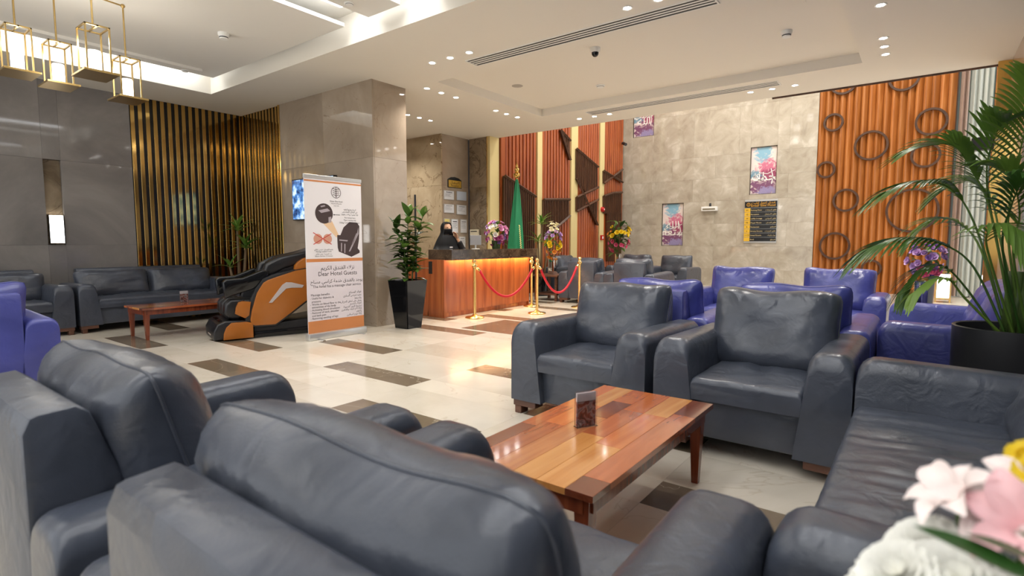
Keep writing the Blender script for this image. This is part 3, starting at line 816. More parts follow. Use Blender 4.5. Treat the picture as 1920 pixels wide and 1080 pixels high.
wa = struct(obj('ceiling_atrium', box(nb(), (-7.7, 9.3, 6.6), (2.4, 15.9, 6.7)), 'ceiling_paint'))
obj('bulkhead', box(nb(), (-10.1, 9.3, H+.5), (2.4, 9.37, 6.6)), 'ceiling_paint', wa)
for k, (x, y) in enumerate(((-6.2, 11), (-6.2, 13.6), (-4.2, 11), (-4.2, 13.6), (-2.2, 11), (-2.2, 13.6), (-.2, 11), (-.2, 13.6))):  # unseen ceiling panels, added to light the atrium
    l = bpy.data.lights.new('atrium_fill', 'AREA'); l.energy = ATRIUM; l.size = .5; l.color = (1, .97, .92)
    pnl = obj('added_panel', box(nb(), (-.28, -.28, -.02), (.28, .28, 0)), 'lantern_glass', wa, loc=(x, y, 6.6))
    lo = bpy.data.objects.new('panel_fill', l); C.objects.link(lo); lo.location = (0, 0, -.03); lo.parent = pnl

# ------------------------------------------------------------------ wall lamp in the niche
emis('sconce_glass', (1, .97, .92), 3.2)
t = thing('wall_lamp', 'glowing rectangular lamp set in the marble niche on the left wall', 'wall lamp', (-9.90, 2.28, 1.19))
obj('lamp_box', box(nb(), (0, -.075, .01), (.07, .075, .40), .006), 'sconce_glass', t)
obj('backplate', box(nb(), (-.012, -.085, 0), (0, .085, .41)), 'brass', t)
obj('frame_side', box(nb(), (0, .078, 0), (.08, .085, .41)), 'chrome', t)
obj('frame_side', box(nb(), (0, -.085, 0), (.08, -.078, .41)), 'chrome', t)
obj('frame_base', box(nb(), (0, -.078, 0), (.08, .078, .008)), 'chrome', t)

# ------------------------------------------------------------------ black and gold slat screens in the left corner
t = thing('slat_screen', 'mirror gold and black vertical slat screen on the left wall behind the sofa', 'slat screen', (-9.93, 4.15, 0), 0, 'gold slat screens')
obj('backing', box(nb(), (0.005, -.88, 0), (.068, .90, H)), 'slat_black', t)
gs = mesh('slat', box(nb(), (.068, -.028, .004), (.082, .028, H-.004), .002, 1), 'gold_mirror')
for k in range(17): put('slat', gs, t, (0, -.85 + k*.105, 0))
t = thing('slat_screen', 'mirror gold and black vertical slat screen on the short wall beside the marble block', 'slat screen', (-9.2, 5.06, 0), 0, 'gold slat screens')
obj('backing', box(nb(), (-.64, -.06, 0), (.65, -.005, H)), 'slat_black', t)
gs2 = mesh('slat', box(nb(), (-.026, -.074, .004), (.026, -.06, H-.004), .002, 1), 'gold_mirror')
for k in range(13): put('slat', gs2, t, (-.6 + k*.1, 0, 0))
obj('edge_trim', box(nb(), (.60, -.1, 0), (.645, -.06, H), .003, 1), 'gold', t)
# ------------------------------------------------------------------ reception desk
wood('desk_wood', [srgb(150, 74, 34), srgb(176, 94, 48), srgb(192, 112, 60)], 2, .28, 9, .10, coat=.2)
t = thing('reception_desk', 'wooden reception desk with dark marble top lit from under its edge', 'desk', (-6.35, 7.35, 0))
for k in range(5):
    y0 = -1.13 + k*.46
    obj('front_panel', box(nb(), (.28, -.229, .08), (.31, .229, .955), .001, 1), 'desk_wood', t, loc=(0, y0+.23, 0))
obj('plinth', box(nb(), (-.1, -1.12, 0), (.27, 1.16, .08)), 'desk_wood', t)
obj('corner_post', box(nb(), (.27, -1.16, .0), (.315, -1.13, .93), .001, 1), 'desk_wood', t)
obj('end_panel', box(nb(), (-.04, -1.16, 0), (.27, -1.13, .93)), 'desk_wood', t)
obj('end_panel', box(nb(), (-.18, 1.17, 0), (.30, 1.20, .93)), 'desk_wood', t)
wt = obj('worktop', box(nb(), (-.06, -1.13, .955), (.46, 1.24, 1.09), .004), 'counter_granite', t)
obj('fascia', box(nb(), (.435, -1.13, .925), (.46, 1.24, .957)), 'counter_granite', wt)
obj('fascia', box(nb(), (-.06, -1.13, .925), (.435, -1.105, .957)), 'counter_granite', wt)
obj('low_cabinet', box(nb(), (-.80, -1.12, 0), (-.04, -1.0, .95), .003, 1), 'desk_wood', t)
obj('cable_slot', box(nb(), (-.02, -1.166, .70), (.06, -1.16, .90)), 'black_matte', t)
emis('warm_strip', (1.0, .66, .30), 20)
st = obj('light_strip', box(nb(), (.34, -1.08, .94), (.40, 1.14, .954)), 'warm_strip', t)
# things on the desk
zt2 = 1.0905
t = thing('desk_screen', 'small desk display turned away on the reception top', 'screen', (-6.2, 7.15, zt2), R(60))
obj('foot', box(nb(), (-.06, -.05, 0), (.06, .05, .012), .003), 'white_plastic', t)
obj('neck', box(nb(), (-.012, -.01, .012), (.012, .01, .10)), 'alu', t)
obj('panel', box(nb(), (-.1, -.012, .07), (.1, .008, .24), .004), 'alu', t)
obj('display', box(nb(), (-.09, .008, .08), (.09, .011, .23)), 'black_gloss', t)
t = thing('wall_phone', 'cream wall box with a dark slot behind the reception desk', 'wall box', (-8.0, 9.08, 1.30))
obj('body', box(nb(), (0, -.05, 0), (.24, 0, .19), .006), plain('cream_plastic', srgb(226, 220, 196), .4), t)
obj('slot', box(nb(), (.03, -.053, .135), (.21, -.05, .155)), 'black_plastic', t)
obj('lip', box(nb(), (.02, -.056, .03), (.22, -.05, .045)), 'white_plastic', t)
# notices on the side wall
plain('paper', srgb(226, 228, 232), .5); plain('paper_blue', srgb(198, 210, 226), .4); plain('paper_yellow', srgb(232, 218, 130), .5); plain('ink', srgb(40, 40, 46), .6); plain('ink_grey', srgb(130, 132, 138), .6)
NOT = [(8.325, 8.635, 2.106, 2.303, 'paper', 'top left'), (8.717, 9.034, 2.111, 2.315, 'paper_blue', 'top right'), (8.321, 8.632, 1.826, 2.017, 'paper', 'second row left'),
       (8.713, 9.031, 1.806, 2.021, 'paper', 'second row right'), (8.325, 8.497, 1.41, 1.71, 'paper_yellow', 'third row left'), (8.541, 8.759, 1.408, 1.709, 'paper', 'third row middle'),
       (8.827, 9.043, 1.411, 1.711, 'paper', 'third row right'), (8.56, 8.74, 1.096, 1.335, 'paper', 'bottom left'), (8.78, 8.99, 1.096, 1.335, 'paper', 'bottom right')]
for y0, y1, z0, z1, m, w in NOT:
    t = thing('notice', '%s %s notice of the group on the marble wall behind the receptionist' % ({'paper': 'white', 'paper_blue': 'bluish', 'paper_yellow': 'yellow'}[m], w), 'notice', (-8.10, (y0+y1)/2, z0), 0, 'framed notices behind reception')
    w2, h = (y1-y0)/2, z1-z0
    obj('holder', box(nb(), (0, -w2, 0), (.012, w2, h), .002, 1), 'alu', t)
    obj('sheet', box(nb(), (.012, -w2+.012, .012), (.014, w2-.012, h-.012)), m, t)
    bm = nb(); rnd = random.Random(int(y0*1000+z0*77))
    if m == 'paper':
        box(bm, (.014, -w2*.6, h*.78), (.0155, w2*.6, h*.84))
        for k in range(4): box(bm, (.014, -w2*.75, h*(.66-.1*k)), (.0155, w2*rnd.uniform(.1, .75), h*(.68-.1*k)))
        obj('print', bm, 'ink_grey' if rnd.random() < .6 else 'ink', t)
    else: bm.free()
# reception sign
plain('sign_gold', srgb(206, 164, 62), .35, .3); plain('sign_black', srgb(22, 20, 18), .35)
t = thing('reception_sign', 'gold sign with black arched frame reading Reception', 'sign', (-8.10, 8.66, 2.37))
obj('frame', prism(nb(), [(-.215, 0), (.215, 0), (.215, .17), (.12, .215), (0, .23), (-.12, .215), (-.215, .17)], 0, 0, .015, .003, 1), 'sign_black', t)
obj('face', box(nb(), (.015, -.195, .012), (.019, .195, .155)), 'sign_gold', t)
tx = text_mesh([('الاستقبال', 0, .085, .075, 'CENTER'), ('Reception', 0, .028, .058, 'CENTER')], 'sign_black', 'lettering', t)
tx.rotation_euler = (R(90), 0, R(90)); tx.location = (.0200, 0, 0)

# ------------------------------------------------------------------ rope barrier
plain('velvet_red', srgb(200, 16, 40), .6)
def stanchion(x, y, label):
    t = thing('rope_post', label, 'rope post', (x, y, 0), 0, 'brass rope posts')
    obj('base', lathe(nb(), [(0, 0), (.15, 0), (.155, .01), (.145, .022), (.06, .035), (.03, .06), (0, .06)], 28), 'brass', t, 50)
    obj('pole', lathe(nb(), [(.024, .03), (.024, .78), (.03, .79), (.03, .80), (0, .80)], 16), 'brass', t, 50)
    obj('collar', lathe(nb(), [(.024, .80), (.042, .81), (.045, .84), (.03, .86), (.024, .88)], 16), 'brass', t, 60)
    obj('finial', ball(nb(), (0, 0, .905), .036, 14, 10), 'brass', t, 180)
S1, S2, S3, S4 = (-5.68, 6.52), (-5.18, 7.55), (-5.05, 8.75), (-5.86, 8.36)
stanchion(*S1, 'brass rope post in front of the left part of the reception desk')
stanchion(*S2, 'brass rope post where the two red ropes meet')
stanchion(*S3, 'brass rope post at the right end of the second red rope')
stanchion(*S4, 'brass rope post hidden behind another, its round base at the desk corner')
def rope(a, b, sag, label):
    a = Vector((a[0], a[1], .83)); b = Vector((b[0], b[1], .83)); d = (b-a).normalized()
    p0, p1 = a + d*.09, b - d*.09
    pts = []
    for i in range(25):
        u = i/24; p = p0.lerp(p1, u); p.z = .76 - sag*(1-(2*u-1)**2); pts.append(p)
    t = thing('barrier_rope', label, 'rope', (p0.x, p0.y, 0), 0, 'red velvet ropes')
    o = Vector((p0.x, p0.y, 0))
    obj('cord', tube(nb(), [p-o for p in pts], .02, 10), 'velvet_red', t, 180)
    for q, e in ((pts[0], a), (pts[-1], b)):
        e2 = e.lerp(q, .45)
        obj('end_cap', tube(nb(), [q-o, q.lerp(e2, .7)-o], [.025, .022], 10), 'brass', t, 50)
        obj('hook', tube(nb(), [q.lerp(e2, .7)-o, e2-o], .009, 8), 'brass', t, 50)
rope(S1, S2, .44, 'red velvet rope hanging in front of the reception desk')
rope(S2, S3, .44, 'red velvet rope hanging right of the reception desk')

# ------------------------------------------------------------------ flag
plain('flag_green', srgb(24, 122, 78), .6); plain('flag_fringe', srgb(220, 200, 120), .5)
fp = at(969, 330, Y=8.95)
t = thing('flag', 'green flag furled on a pole with gold finial behind the desk', 'flag', (fp.x, fp.y, 0))
obj('pole', tube(nb(), [(0, 0, 0), (0, 0, 2.52)], .014, 10), 'brass', t, 60)
obj('finial', lathe(nb(), [(0, 2.50), (.03, 2.51), (.07, 2.55), (.075, 2.59), (.03, 2.62), (.045, 2.65), (.05, 2.68), (.02, 2.71), (.03, 2.74), (.008, 2.79), (0, 2.86)], 16), 'gold', t, 60)
Pt = []
for i in range(41):
    a = 2*math.pi*i/40; row = []
    for j in range(15):
        v = j/14; z = 2.48 - v*1.6
        r = (.03 + .17*v**.8)*(1 + .18*math.sin(5*a + 3*v) + .08*math.sin(9*a+1))
        row.append(Vector((r*math.cos(a)*.9, r*math.sin(a)*.55 - .02*v, z)))
    Pt.append(row)
bm = nb(); grid(bm, Pt); cl = obj('cloth', bm, 'flag_green', t, 180)
bm = nb()
for k in range(16):
    z = .95 + k*.04; tube(bm, [(.19 - .003*k, -.12, z), (.235 - .004*k, -.13, z-.03)], .008, 5)
obj('fringe', bm, 'flag_fringe', t)

# ------------------------------------------------------------------ television on the wall block
emis('tv_picture', (.35, .5, .75), .9)
m, tt, p_ = nt('tv_screen')
tc = N(tt, 'ShaderNodeTexCoord'); nz = N(tt, 'ShaderNodeTexNoise'); nz.inputs['Scale'].default_value = 9; nz.inputs['Detail'].default_value = 5
tt.links.new(tc.outputs['Object'], nz.inputs['Vector'])
rp = ramp(tt, [(.35, srgb(20, 40, 80)), (.5, srgb(70, 120, 180)), (.62, srgb(190, 215, 240))]); tt.links.new(nz.outputs['Fac'], rp.inputs['Fac'])
tt.links.new(rp.outputs['Color'], p_.inputs['Emission Color']); p_.inputs['Emission Strength'].default_value = .9; p_.inputs['Base Color'].default_value = (.02, .02, .02, 1); p_.inputs['Roughness'].default_value = .1
MATS['tv_screen'] = m
t = thing('television', 'wall television with blue picture, mostly hidden behind the banner', 'television', (-7.58, 4.93, 1.56))
obj('body', box(nb(), (-.56, -.03, 0), (.56, .035, .645), .004), 'black_plastic', t)
obj('screen', box(nb(), (-.545, -.034, .015), (.545, -.03, .63)), 'tv_screen', t)

# ------------------------------------------------------------------ roll-up banner
plain('banner_white', srgb(232, 228, 230), .45); plain('banner_orange', srgb(206, 132, 78), .45); plain('banner_lower', srgb(222, 214, 220), .45)
plain('ink_black', srgb(30, 28, 30), .6); plain('ink_brown', srgb(66, 52, 52), .6); plain('ink_red', srgb(190, 50, 44), .6); plain('ink_tan', srgb(230, 196, 158), .6); plain('ink_coin', srgb(206, 150, 128), .6); plain('ink_silver', srgb(170, 160, 166), .5)
t = thing('rollup_banner', 'white and orange roll-up banner reading Dear Hotel Guests', 'banner', (-5.965, 4.16, 0), R(90))
# local x runs along the banner's width (to the viewer's right), -y towards the viewer
BW, BH = .415, 2.0
obj('cassette', box(nb(), (-.43, -.05, .0), (.43, .05, .085), .012), 'alu', t, 40)
for x in (-.3, .3): obj('foot', box(nb(), (x-.02, -.16, 0), (x+.02, .16, .012), .003, 1), 'chrome', t)
obj('support_rod', tube(nb(), [(0, .03, .06), (0, .03, 2.0)], .008, 8), 'alu', t)
obj('top_rail', box(nb(), (-.42, -.012, 1.985), (.42, .012, 2.03), .004), 'alu', t)
sh = obj('print_sheet', box(nb(), (-BW, -.004, .08), (BW, .004, 1.99)), 'banner_white', t)
def flat(name, pts, mat, y=-.0052):
    return obj(name, prism(nb(), pts, 1, y, -.004), mat, sh)
def rect(name, x0, x1, z0, z1, mat, y=-.005): return flat(name, [(x0, z0), (x1, z0), (x1, z1), (x0, z1)], mat, y)
rect('band', -BW, BW, .085, .235, 'banner_orange'); rect('lower_field', -BW, BW, .235, .965, 'banner_lower'); rect('band', -BW, BW, .965, 1.005, 'banner_orange'); rect('band', -BW, BW, 1.945, 1.965, 'banner_orange')
def ell(cx, cz, rx, rz, n=28): return [(cx + rx*math.cos(2*math.pi*k/n), cz + rz*math.sin(2*math.pi*k/n)) for k in range(n)]
flat('photo_circle', ell(-.15, 1.565, .125, .125), 'ink_brown', -.0055)
bm = nb()
for q in ([(-.23, 1.60), (-.10, 1.63), (-.06, 1.60), (-.19, 1.57)], [(-.09, 1.52), (-.05, 1.53), (-.05, 1.46), (-.09, 1.45)], [(-.20, 1.655), (-.14, 1.67), (-.13, 1.655), (-.19, 1.64)]): prism(bm, q, 1, -.0062, -.0056)
obj('photo_detail', bm, 'ink_silver', sh)
flat('beam', [(-.17, 1.445), (-.04, 1.475), (.06, 1.29), (.02, 1.27)], 'ink_tan', -.0054)
flat('arrow', [(-.02, 1.555), (.0, 1.565), (.0, 1.558), (.08, 1.558), (.08, 1.552), (.0, 1.552), (.0, 1.545)], 'ink_black', -.0056)
for cx in (-.245, -.11): flat('coin', ell(cx, 1.25, .062, .062), 'ink_coin', -.0055)
flat('cross_stroke', [(-.315, 1.325), (-.305, 1.33), (-.05, 1.185), (-.06, 1.18)], 'ink_red', -.006)
flat('cross_stroke', [(-.315, 1.185), (-.305, 1.18), (-.05, 1.315), (-.06, 1.32)], 'ink_red', -.0061)
# picture of the massage chair
flat('chair_picture', [(.03, 1.30), (.08, 1.30), (.13, 1.40), (.22, 1.47), (.34, 1.465), (.375, 1.42), (.365, 1.25), (.34, 1.13), (.37, 1.10), (.37, 1.07), (.24, 1.02), (.05, 1.09), (.035, 1.14)], 'ink_brown', -.0055)
bm = nb()
for q in ([(.20, 1.09), (.22, 1.09), (.36, 1.32), (.355, 1.40), (.34, 1.34)], [(.25, 1.19), (.265, 1.185), (.33, 1.31), (.325, 1.33)], [(.06, 1.23), (.18, 1.22), (.19, 1.235), (.06, 1.245)], [(.08, 1.09), (.095, 1.09), (.10, 1.2), (.085, 1.2)], [(.13, 1.07), (.145, 1.07), (.15, 1.19), (.135, 1.19)]): prism(bm, q, 1, -.0062, -.0056)
obj('picture_lines', bm, 'ink_silver', sh)
# tree emblem in a ring
bm = nb()
for k in range(32):
    a0, a1 = 2*math.pi*k/32, 2*math.pi*(k+1)/32
    prism(bm, [(.03 + rr*math.cos(a), 1.835 + rr*math.sin(a)) for rr, a in ((.066, a0), (.072, a0), (.072, a1), (.066, a1))], 1, -.0055, -.004)
def stroke(bm, pts, w=.003, y=-.0055):
    for (x0, z0), (x1, z1) in zip(pts, pts[1:]):
        d = math.hypot(x1-x0, z1-z0) or 1; nx, nz_ = -(z1-z0)/d*w, (x1-x0)/d*w
        prism(bm, [(x0+nx, z0+nz_), (x1+nx, z1+nz_), (x1-nx, z1-nz_), (x0-nx, z0-nz_)], 1, y, -.004)
stroke(bm, [(.03, 1.765), (.03, 1.90)], .004)
for s in (-1, 1):
    for z in (1.79, 1.815, 1.84, 1.865): stroke(bm, [(.03, z), (.03+s*.03, z+.018), (.03+s*.05, z+.012)]); 
obj('tree_emblem', bm, 'ink_brown', sh)
tx = text_mesh([('Emaar Elite Hotel', .03, 1.715, .026, 'CENTER'), ('Hotels & Resorts', .03, 1.688, .022, 'CENTER'), ('SINCE 2004', .03, 1.662, .016, 'CENTER'),
    ('الرجاء وضع النقود', .23, 1.62, .028, 'CENTER'), ('في المكان المخصص', .23, 1.59, .028, 'CENTER'), ('فئة عشرة ريالات فقط', .23, 1.555, .03, 'CENTER'), ('Put money here', .23, 1.515, .026, 'CENTER'), ('Paper money only', .23, 1.485, .026, 'CENTER'), ('Using Coins is prohibited', .22, 1.45, .03, 'CENTER'),
    ('جلسة المساج : خمس دقائق', -.17, 1.11, .024, 'CENTER'), ('Massage session: 5 min', -.17, 1.085, .024, 'CENTER'), ('مدة الجلسة : عشر دقائق', -.17, 1.055, .024, 'CENTER'), ('Session duration 10 minutes', -.17, 1.03, .022, 'CENTER'),
    ('نزلاء الفندق الكريم', .03, .865, .07, 'CENTER'), ('Dear Hotel Guests', .03, .79, .075, 'CENTER'), ('يوجد بالفندق خدمة كراسي مساج', .02, .70, .06, 'CENTER'), ('The hotel has a massage chair service', .02, .645, .047, 'CENTER'),
    ('Massage benefits', -.37, .545, .04, 'LEFT'), ('- Useful for diabetics &', -.38, .505, .036, 'LEFT'), ('  pressure', -.38, .465, .036, 'LEFT'), ('- Works on blood flow to the', -.38, .43, .036, 'LEFT'), ('  extremities of the body', -.38, .395, .036, 'LEFT'),
    ('- Activating blood circulation', -.38, .36, .036, 'LEFT'), ('- Removal of neck, shoulder', -.38, .325, .036, 'LEFT'), ('  and back pain', -.38, .29, .036, 'LEFT'), ('- Removing swelling of legs', -.38, .255, .036, 'LEFT'),
    ('فوائد المساج', .38, .545, .038, 'RIGHT'), ('مفيد لمرضى السكري', .38, .505, .034, 'RIGHT'), ('والضغط', .38, .465, .034, 'RIGHT'), ('يعمل على تدفق الدم إلى', .38, .43, .034, 'RIGHT'), ('أطراف الجسم', .38, .395, .034, 'RIGHT'),
    ('تنشيط الدورة الدموية', .38, .36, .034, 'RIGHT'), ('إزالة آلام الرقبة والكتفين', .38, .325, .034, 'RIGHT'), ('والظهر', .38, .29, .034, 'RIGHT'), ('إزالة تورم الساقين', .38, .255, .034, 'RIGHT')], 'ink_black', 'lettering', sh)
tx.rotation_euler = (R(90), 0, 0); tx.location = (0, -.0062, 0)
# ------------------------------------------------------------------ massage chair (local x = towards its back, local y = towards the viewer side is negative)
plain('orange_shell', srgb(172, 100, 28), .35, coat=.2); plain('silver_grey', srgb(196, 186, 182), .35)
leather('massage_leather', (.012, .012, .014), .3)
ang = math.atan2(.94, .28)
MC = thing('massage_chair', 'black massage chair with orange side shell and a white chevron', 'massage chair', (-6.72, 3.15, 0), ang)
MW = .78                                     # the chair's width lies behind the visible orange side: local +y
def sidep(name, pts, mat, y0, y1, bev=.012, seg=2, parent=None): return obj(name, prism(nb(), pts, 1, y0, y1, bev, seg), mat, parent or MC, 40)
main = [(.244, .238), (.264, .354), (.332, .574), (.413, .70), (.469, .733), (.803, .841), (1.05, .875), (1.22, .80), (1.26, .66), (1.10, .52), (.933, .441), (.655, .239), (.538, .16), (.295, .165), (.253, .19)]
rim = [(.19, .243), (.235, .40), (.322, .63), (.415, .748), (.538, .80), (.815, .86), (1.06, .90), (1.25, .82), (1.30, .66), (1.12, .50), (.95, .42), (.67, .22), (.55, .14), (.29, .145), (.22, .17)]
for y0, y1, yo, ya in ((.03, .13, .0, .03), (MW-.13, MW-.03, MW-.03, MW)):
    r_ = sidep('side_rim', rim, 'black_plastic', y0, y1)
    s_ = sidep('side_shell', main, 'orange_shell', yo, ya)
    if yo == 0: sidep('chevron', [(.464, .444), (.635, .666), (.682, .696), (.751, .691), (.901, .647), (.878, .615), (.749, .621), (.679, .613), (.503, .442)], 'silver_grey', -.006, .0, .002, 1, s_)
sidep('back_pad', [(.40, .42), (.47, .80), (.55, .95), (.66, 1.015), (.92, 1.07), (1.10, 1.13), (1.26, 1.16), (1.36, 1.10), (1.34, .98), (1.15, .80), (.95, .60), (.70, .42)], 'massage_leather', .14, MW-.14, .05, 4)
for y in (.14, MW-.14-.12): sidep('back_bolster', [(.43, .78), (.476, .934), (.647, 1.02), (.916, 1.075), (1.08, 1.12), (1.10, 1.02), (.90, .92), (.70, .86), (.55, .78)], 'massage_leather', y-.02, y+.12, .04, 4)
sidep('headrest', [(.95, 1.06), (1.12, 1.14), (1.28, 1.2), (1.38, 1.13), (1.30, 1.05), (1.12, 1.02)], 'massage_leather', .22, MW-.22, .04, 4)
for y in (.02, MW-.12): sidep('head_shell', [(.803, .85), (.811, .905), (.854, .956), (.92, .997), (1.10, 1.04), (1.26, 1.02), (1.30, .92), (1.10, .89)], 'orange_shell', y, y+.10, .012)
for k in range(4):                            # quilted ridges on the backrest
    obj('quilt_ridge', tube(nb(), [(.56 + .11*k, .28, .93 + .035*k), (.60 + .11*k, MW/2, .90 + .035*k), (.56 + .11*k, MW-.28, .93 + .035*k)], .028, 8), 'massage_leather', MC, 180)
sidep('seat_pad', [(.12, .42), (.14, .50), (.40, .47), (.62, .46), (.62, .34), (.15, .34)], 'massage_leather', .15, MW-.15, .03, 3)
for y in (.06, MW-.16): sidep('armrest', [(-.02, .52), (-.04, .72), (.0, .755), (.18, .765), (.42, .86), (.50, .84), (.48, .72), (.30, .62), (.10, .56)], 'black_gloss', y, y+.10, .02, 3)
# calf rest with padded ribs
for y in (.0, MW-.06): sidep('calf_shell', [(.08, .327), (.089, .402), (.12, .469), (.168, .481), (.26, .467), (.235, .30), (.186, .266)], 'orange_shell', y, y+.06, .01)
for k in range(3):
    y = .08 + k*.215
    sidep('calf_pad', [(.0, .27), (-.03, .33), (-.02, .44), (.04, .50), (.2, .50), (.24, .30), (.12, .25)], 'massage_leather', y, y+.19, .03, 3)
foot_pts = [(-.063, .016), (-.057, .091), (-.026, .168), (.032, .221), (.2, .222), (.274, .20), (.274, .02)]
fb = sidep('foot_box', [(-.16, .016), (-.165, .12), (-.12, .21), (-.03, .245), (.2, .24), (.27, .21), (.27, .02)], 'massage_leather', .03, MW-.03, .02, 3)
for k in (0, 1): obj('foot_hollow', prism(nb(), [(-.09, .235), (.14, .252), (.14, .246), (-.09, .228)], 1, .12 + k*.3, .32 + k*.3), 'black_gloss', fb)
obj('badge', box(nb(), (-.168, MW/2-.09, .05), (-.158, MW/2+.09, .062)), 'silver_grey', fb)
for y in (-.005, MW-.045): sidep('foot_shell', foot_pts, 'orange_shell', y, y+.05, .012)
sidep('base_frame', [(.285, .02), (.30, .15), (.95, .20), (1.30, .24), (1.36, .05), (1.34, .0), (.30, .0)], 'black_plastic', .08, MW-.08, .02)
for y in (.05, MW-.12): sidep('rail', [(.29, .0), (.30, .08), (1.30, .10), (1.34, .0)], 'black_gloss', y, y+.07, .015)

# ------------------------------------------------------------------ framed calligraphy in the wall niches
def ink_wash(name, h, seed):
    """printed artwork: cream ground, blue bloom above, plum and pink washes below (flat colour of the print)"""
    m, t, p = nt(name)
    tc = N(t, 'ShaderNodeTexCoord'); mp = N(t, 'ShaderNodeMapping'); mp.inputs['Location'].default_value = (seed, seed*.7, seed*.3)
    t.links.new(tc.outputs['Object'], mp.inputs['Vector'])
    def nz(sc, ds):
        n = N(t, 'ShaderNodeTexNoise'); n.inputs['Scale'].default_value = sc; n.inputs['Detail'].default_value = 5; n.inputs['Distortion'].default_value = ds
        t.links.new(mp.outputs[0], n.inputs['Vector']); return n
    sp = N(t, 'ShaderNodeSeparateXYZ'); t.links.new(tc.outputs['Object'], sp.inputs[0])
    last = None
    base = ramp(t, [(.35, srgb(236, 224, 212)), (.65, srgb(226, 206, 206))]); t.links.new(nz(3, 1).outputs['Fac'], base.inputs['Fac']); last = base.outputs['Color']
    for z0, wid, cx, wx, c, sc in ((h*.86, h*.22, -.02, .22, (132, 182, 204), 5), (h*.58, h*.16, .1, .3, (206, 110, 140), 6), (h*.42, h*.10, -.2, .2, (110, 150, 170), 5), (h*.40, h*.14, .16, .25, (150, 60, 96), 6), (h*.17, h*.2, -.05, .4, (116, 62, 104), 5), (h*.08, h*.1, .1, .3, (150, 140, 180), 7)):
        a = N(t, 'ShaderNodeMath', operation='SUBTRACT'); t.links.new(sp.outputs['Z'], a.inputs[0]); a.inputs[1].default_value = z0
        b = N(t, 'ShaderNodeMath', operation='DIVIDE'); t.links.new(a.outputs[0], b.inputs[0]); b.inputs[1].default_value = wid
        b2 = N(t, 'ShaderNodeMath', operation='POWER'); t.links.new(b.outputs[0], b2.inputs[0]); b2.inputs[1].default_value = 2
        a2 = N(t, 'ShaderNodeMath', operation='SUBTRACT'); t.links.new(sp.outputs['X'], a2.inputs[0]); a2.inputs[1].default_value = cx
        c2 = N(t, 'ShaderNodeMath', operation='DIVIDE'); t.links.new(a2.outputs[0], c2.inputs[0]); c2.inputs[1].default_value = wx
        c3 = N(t, 'ShaderNodeMath', operation='POWER'); t.links.new(c2.outputs[0], c3.inputs[0]); c3.inputs[1].default_value = 2
        sm = N(t, 'ShaderNodeMath', operation='ADD'); t.links.new(b2.outputs[0], sm.inputs[0]); t.links.new(c3.outputs[0], sm.inputs[1])
        nn = nz(sc, 1.8); ad = N(t, 'ShaderNodeMath', operation='MULTIPLY_ADD'); t.links.new(nn.outputs['Fac'], ad.inputs[0]); ad.inputs[1].default_value = 4.0; t.links.new(sm.outputs[0], ad.inputs[2])
        mr = N(t, 'ShaderNodeMapRange'); mr.inputs['From Min'].default_value = 2.3; mr.inputs['From Max'].default_value = 3.1; mr.inputs['To Min'].default_value = .95; mr.inputs['To Max'].default_value = 0
        t.links.new(ad.outputs[0], mr.inputs['Value'])
        mx = N(t, 'ShaderNodeMix', data_type='RGBA'); t.links.new(mr.outputs[0], mx.inputs['Factor']); t.links.new(last, mx.inputs['A']); mx.inputs['B'].default_value = col(srgb(*c)); last = mx.outputs['Result']
    t.links.new(last, p.inputs['Base Color']); p.inputs['Roughness'].default_value = .4
    MATS[name] = m
ink_wash('ink_wash_a', 1.23, 2.2)
plain('niche_edge', srgb(70, 60, 48), .4); plain('white_ink', srgb(250, 246, 240), .5)
LBL = ['calligraphy panel cut off by the ceiling edge, high at the left', 'tall pink and blue calligraphy panel, lower left on the marble wall', 'tall calligraphy panel above the hotel directory board']
TXT = [('الله', 'الملك'), ('أستغفر', 'الله'), ('الحمد', 'لله')]
for k, (a, b, c, d) in enumerate(niches):
    t = thing('calligraphy_panel', LBL[k], 'painting', ((a+b)/2, 15.56, c), 0, 'abstract calligraphy panels')
    w, h = (b-a)/2, d-c
    cv = obj('canvas', box(nb(), (-w+.01, -.06, .01), (w-.01, -.02, h-.01)), 'ink_wash_a', t)
    # broad washes of the print: dark plum foot, blue crown
    for s in (-1, 1): obj('frame_side', box(nb(), (min(s*w, s*(w-.012)), -.10, 0), (max(s*w, s*(w-.012)), .0, h)), 'niche_edge', t)
    obj('frame_top', box(nb(), (-w, -.10, h-.014), (w, 0, h)), 'niche_edge', t); obj('frame_bottom', box(nb(), (-w, -.10, 0), (w, 0, .012)), 'niche_edge', t)
    z0 = .36 if k else .42
    tx = text_mesh([(TXT[k][1] if k != 2 else 'لله', -.13 if k == 2 else 0, z0 + (.0 if k == 2 else .13), .31, 'CENTER'), (TXT[k][0], .12 if k == 2 else 0, z0 - (0 if k == 2 else .06), .33, 'CENTER')], 'white_ink', 'lettering', cv)
    tx.rotation_euler = (R(90), 0, 0); tx.location = (0, -.064, 0)
    bm = nb()
    def st3(pts, wd):
        for (x0, zz0), (x1, zz1) in zip(pts, pts[1:]):
            L = math.hypot(x1-x0, zz1-zz0) or 1; nx, nz_ = -(zz1-zz0)/L*wd, (x1-x0)/L*wd
            prism(bm, [(x0+nx, zz0+nz_), (x1+nx, zz1+nz_), (x1-nx, zz1-nz_), (x0-nx, zz0-nz_)], 1, -.064, -.061)
    st3([(-w*.8, z0+.10), (-w*.2, z0+.2), (w*.3, z0+.17), (w*.85, z0+.26)], .007)
    st3([(w*.62, z0-.1), (w*.72, z0+.08), (w*.55, z0+.3)], .01)
    obj('brush_stroke', bm, 'white_ink', cv)

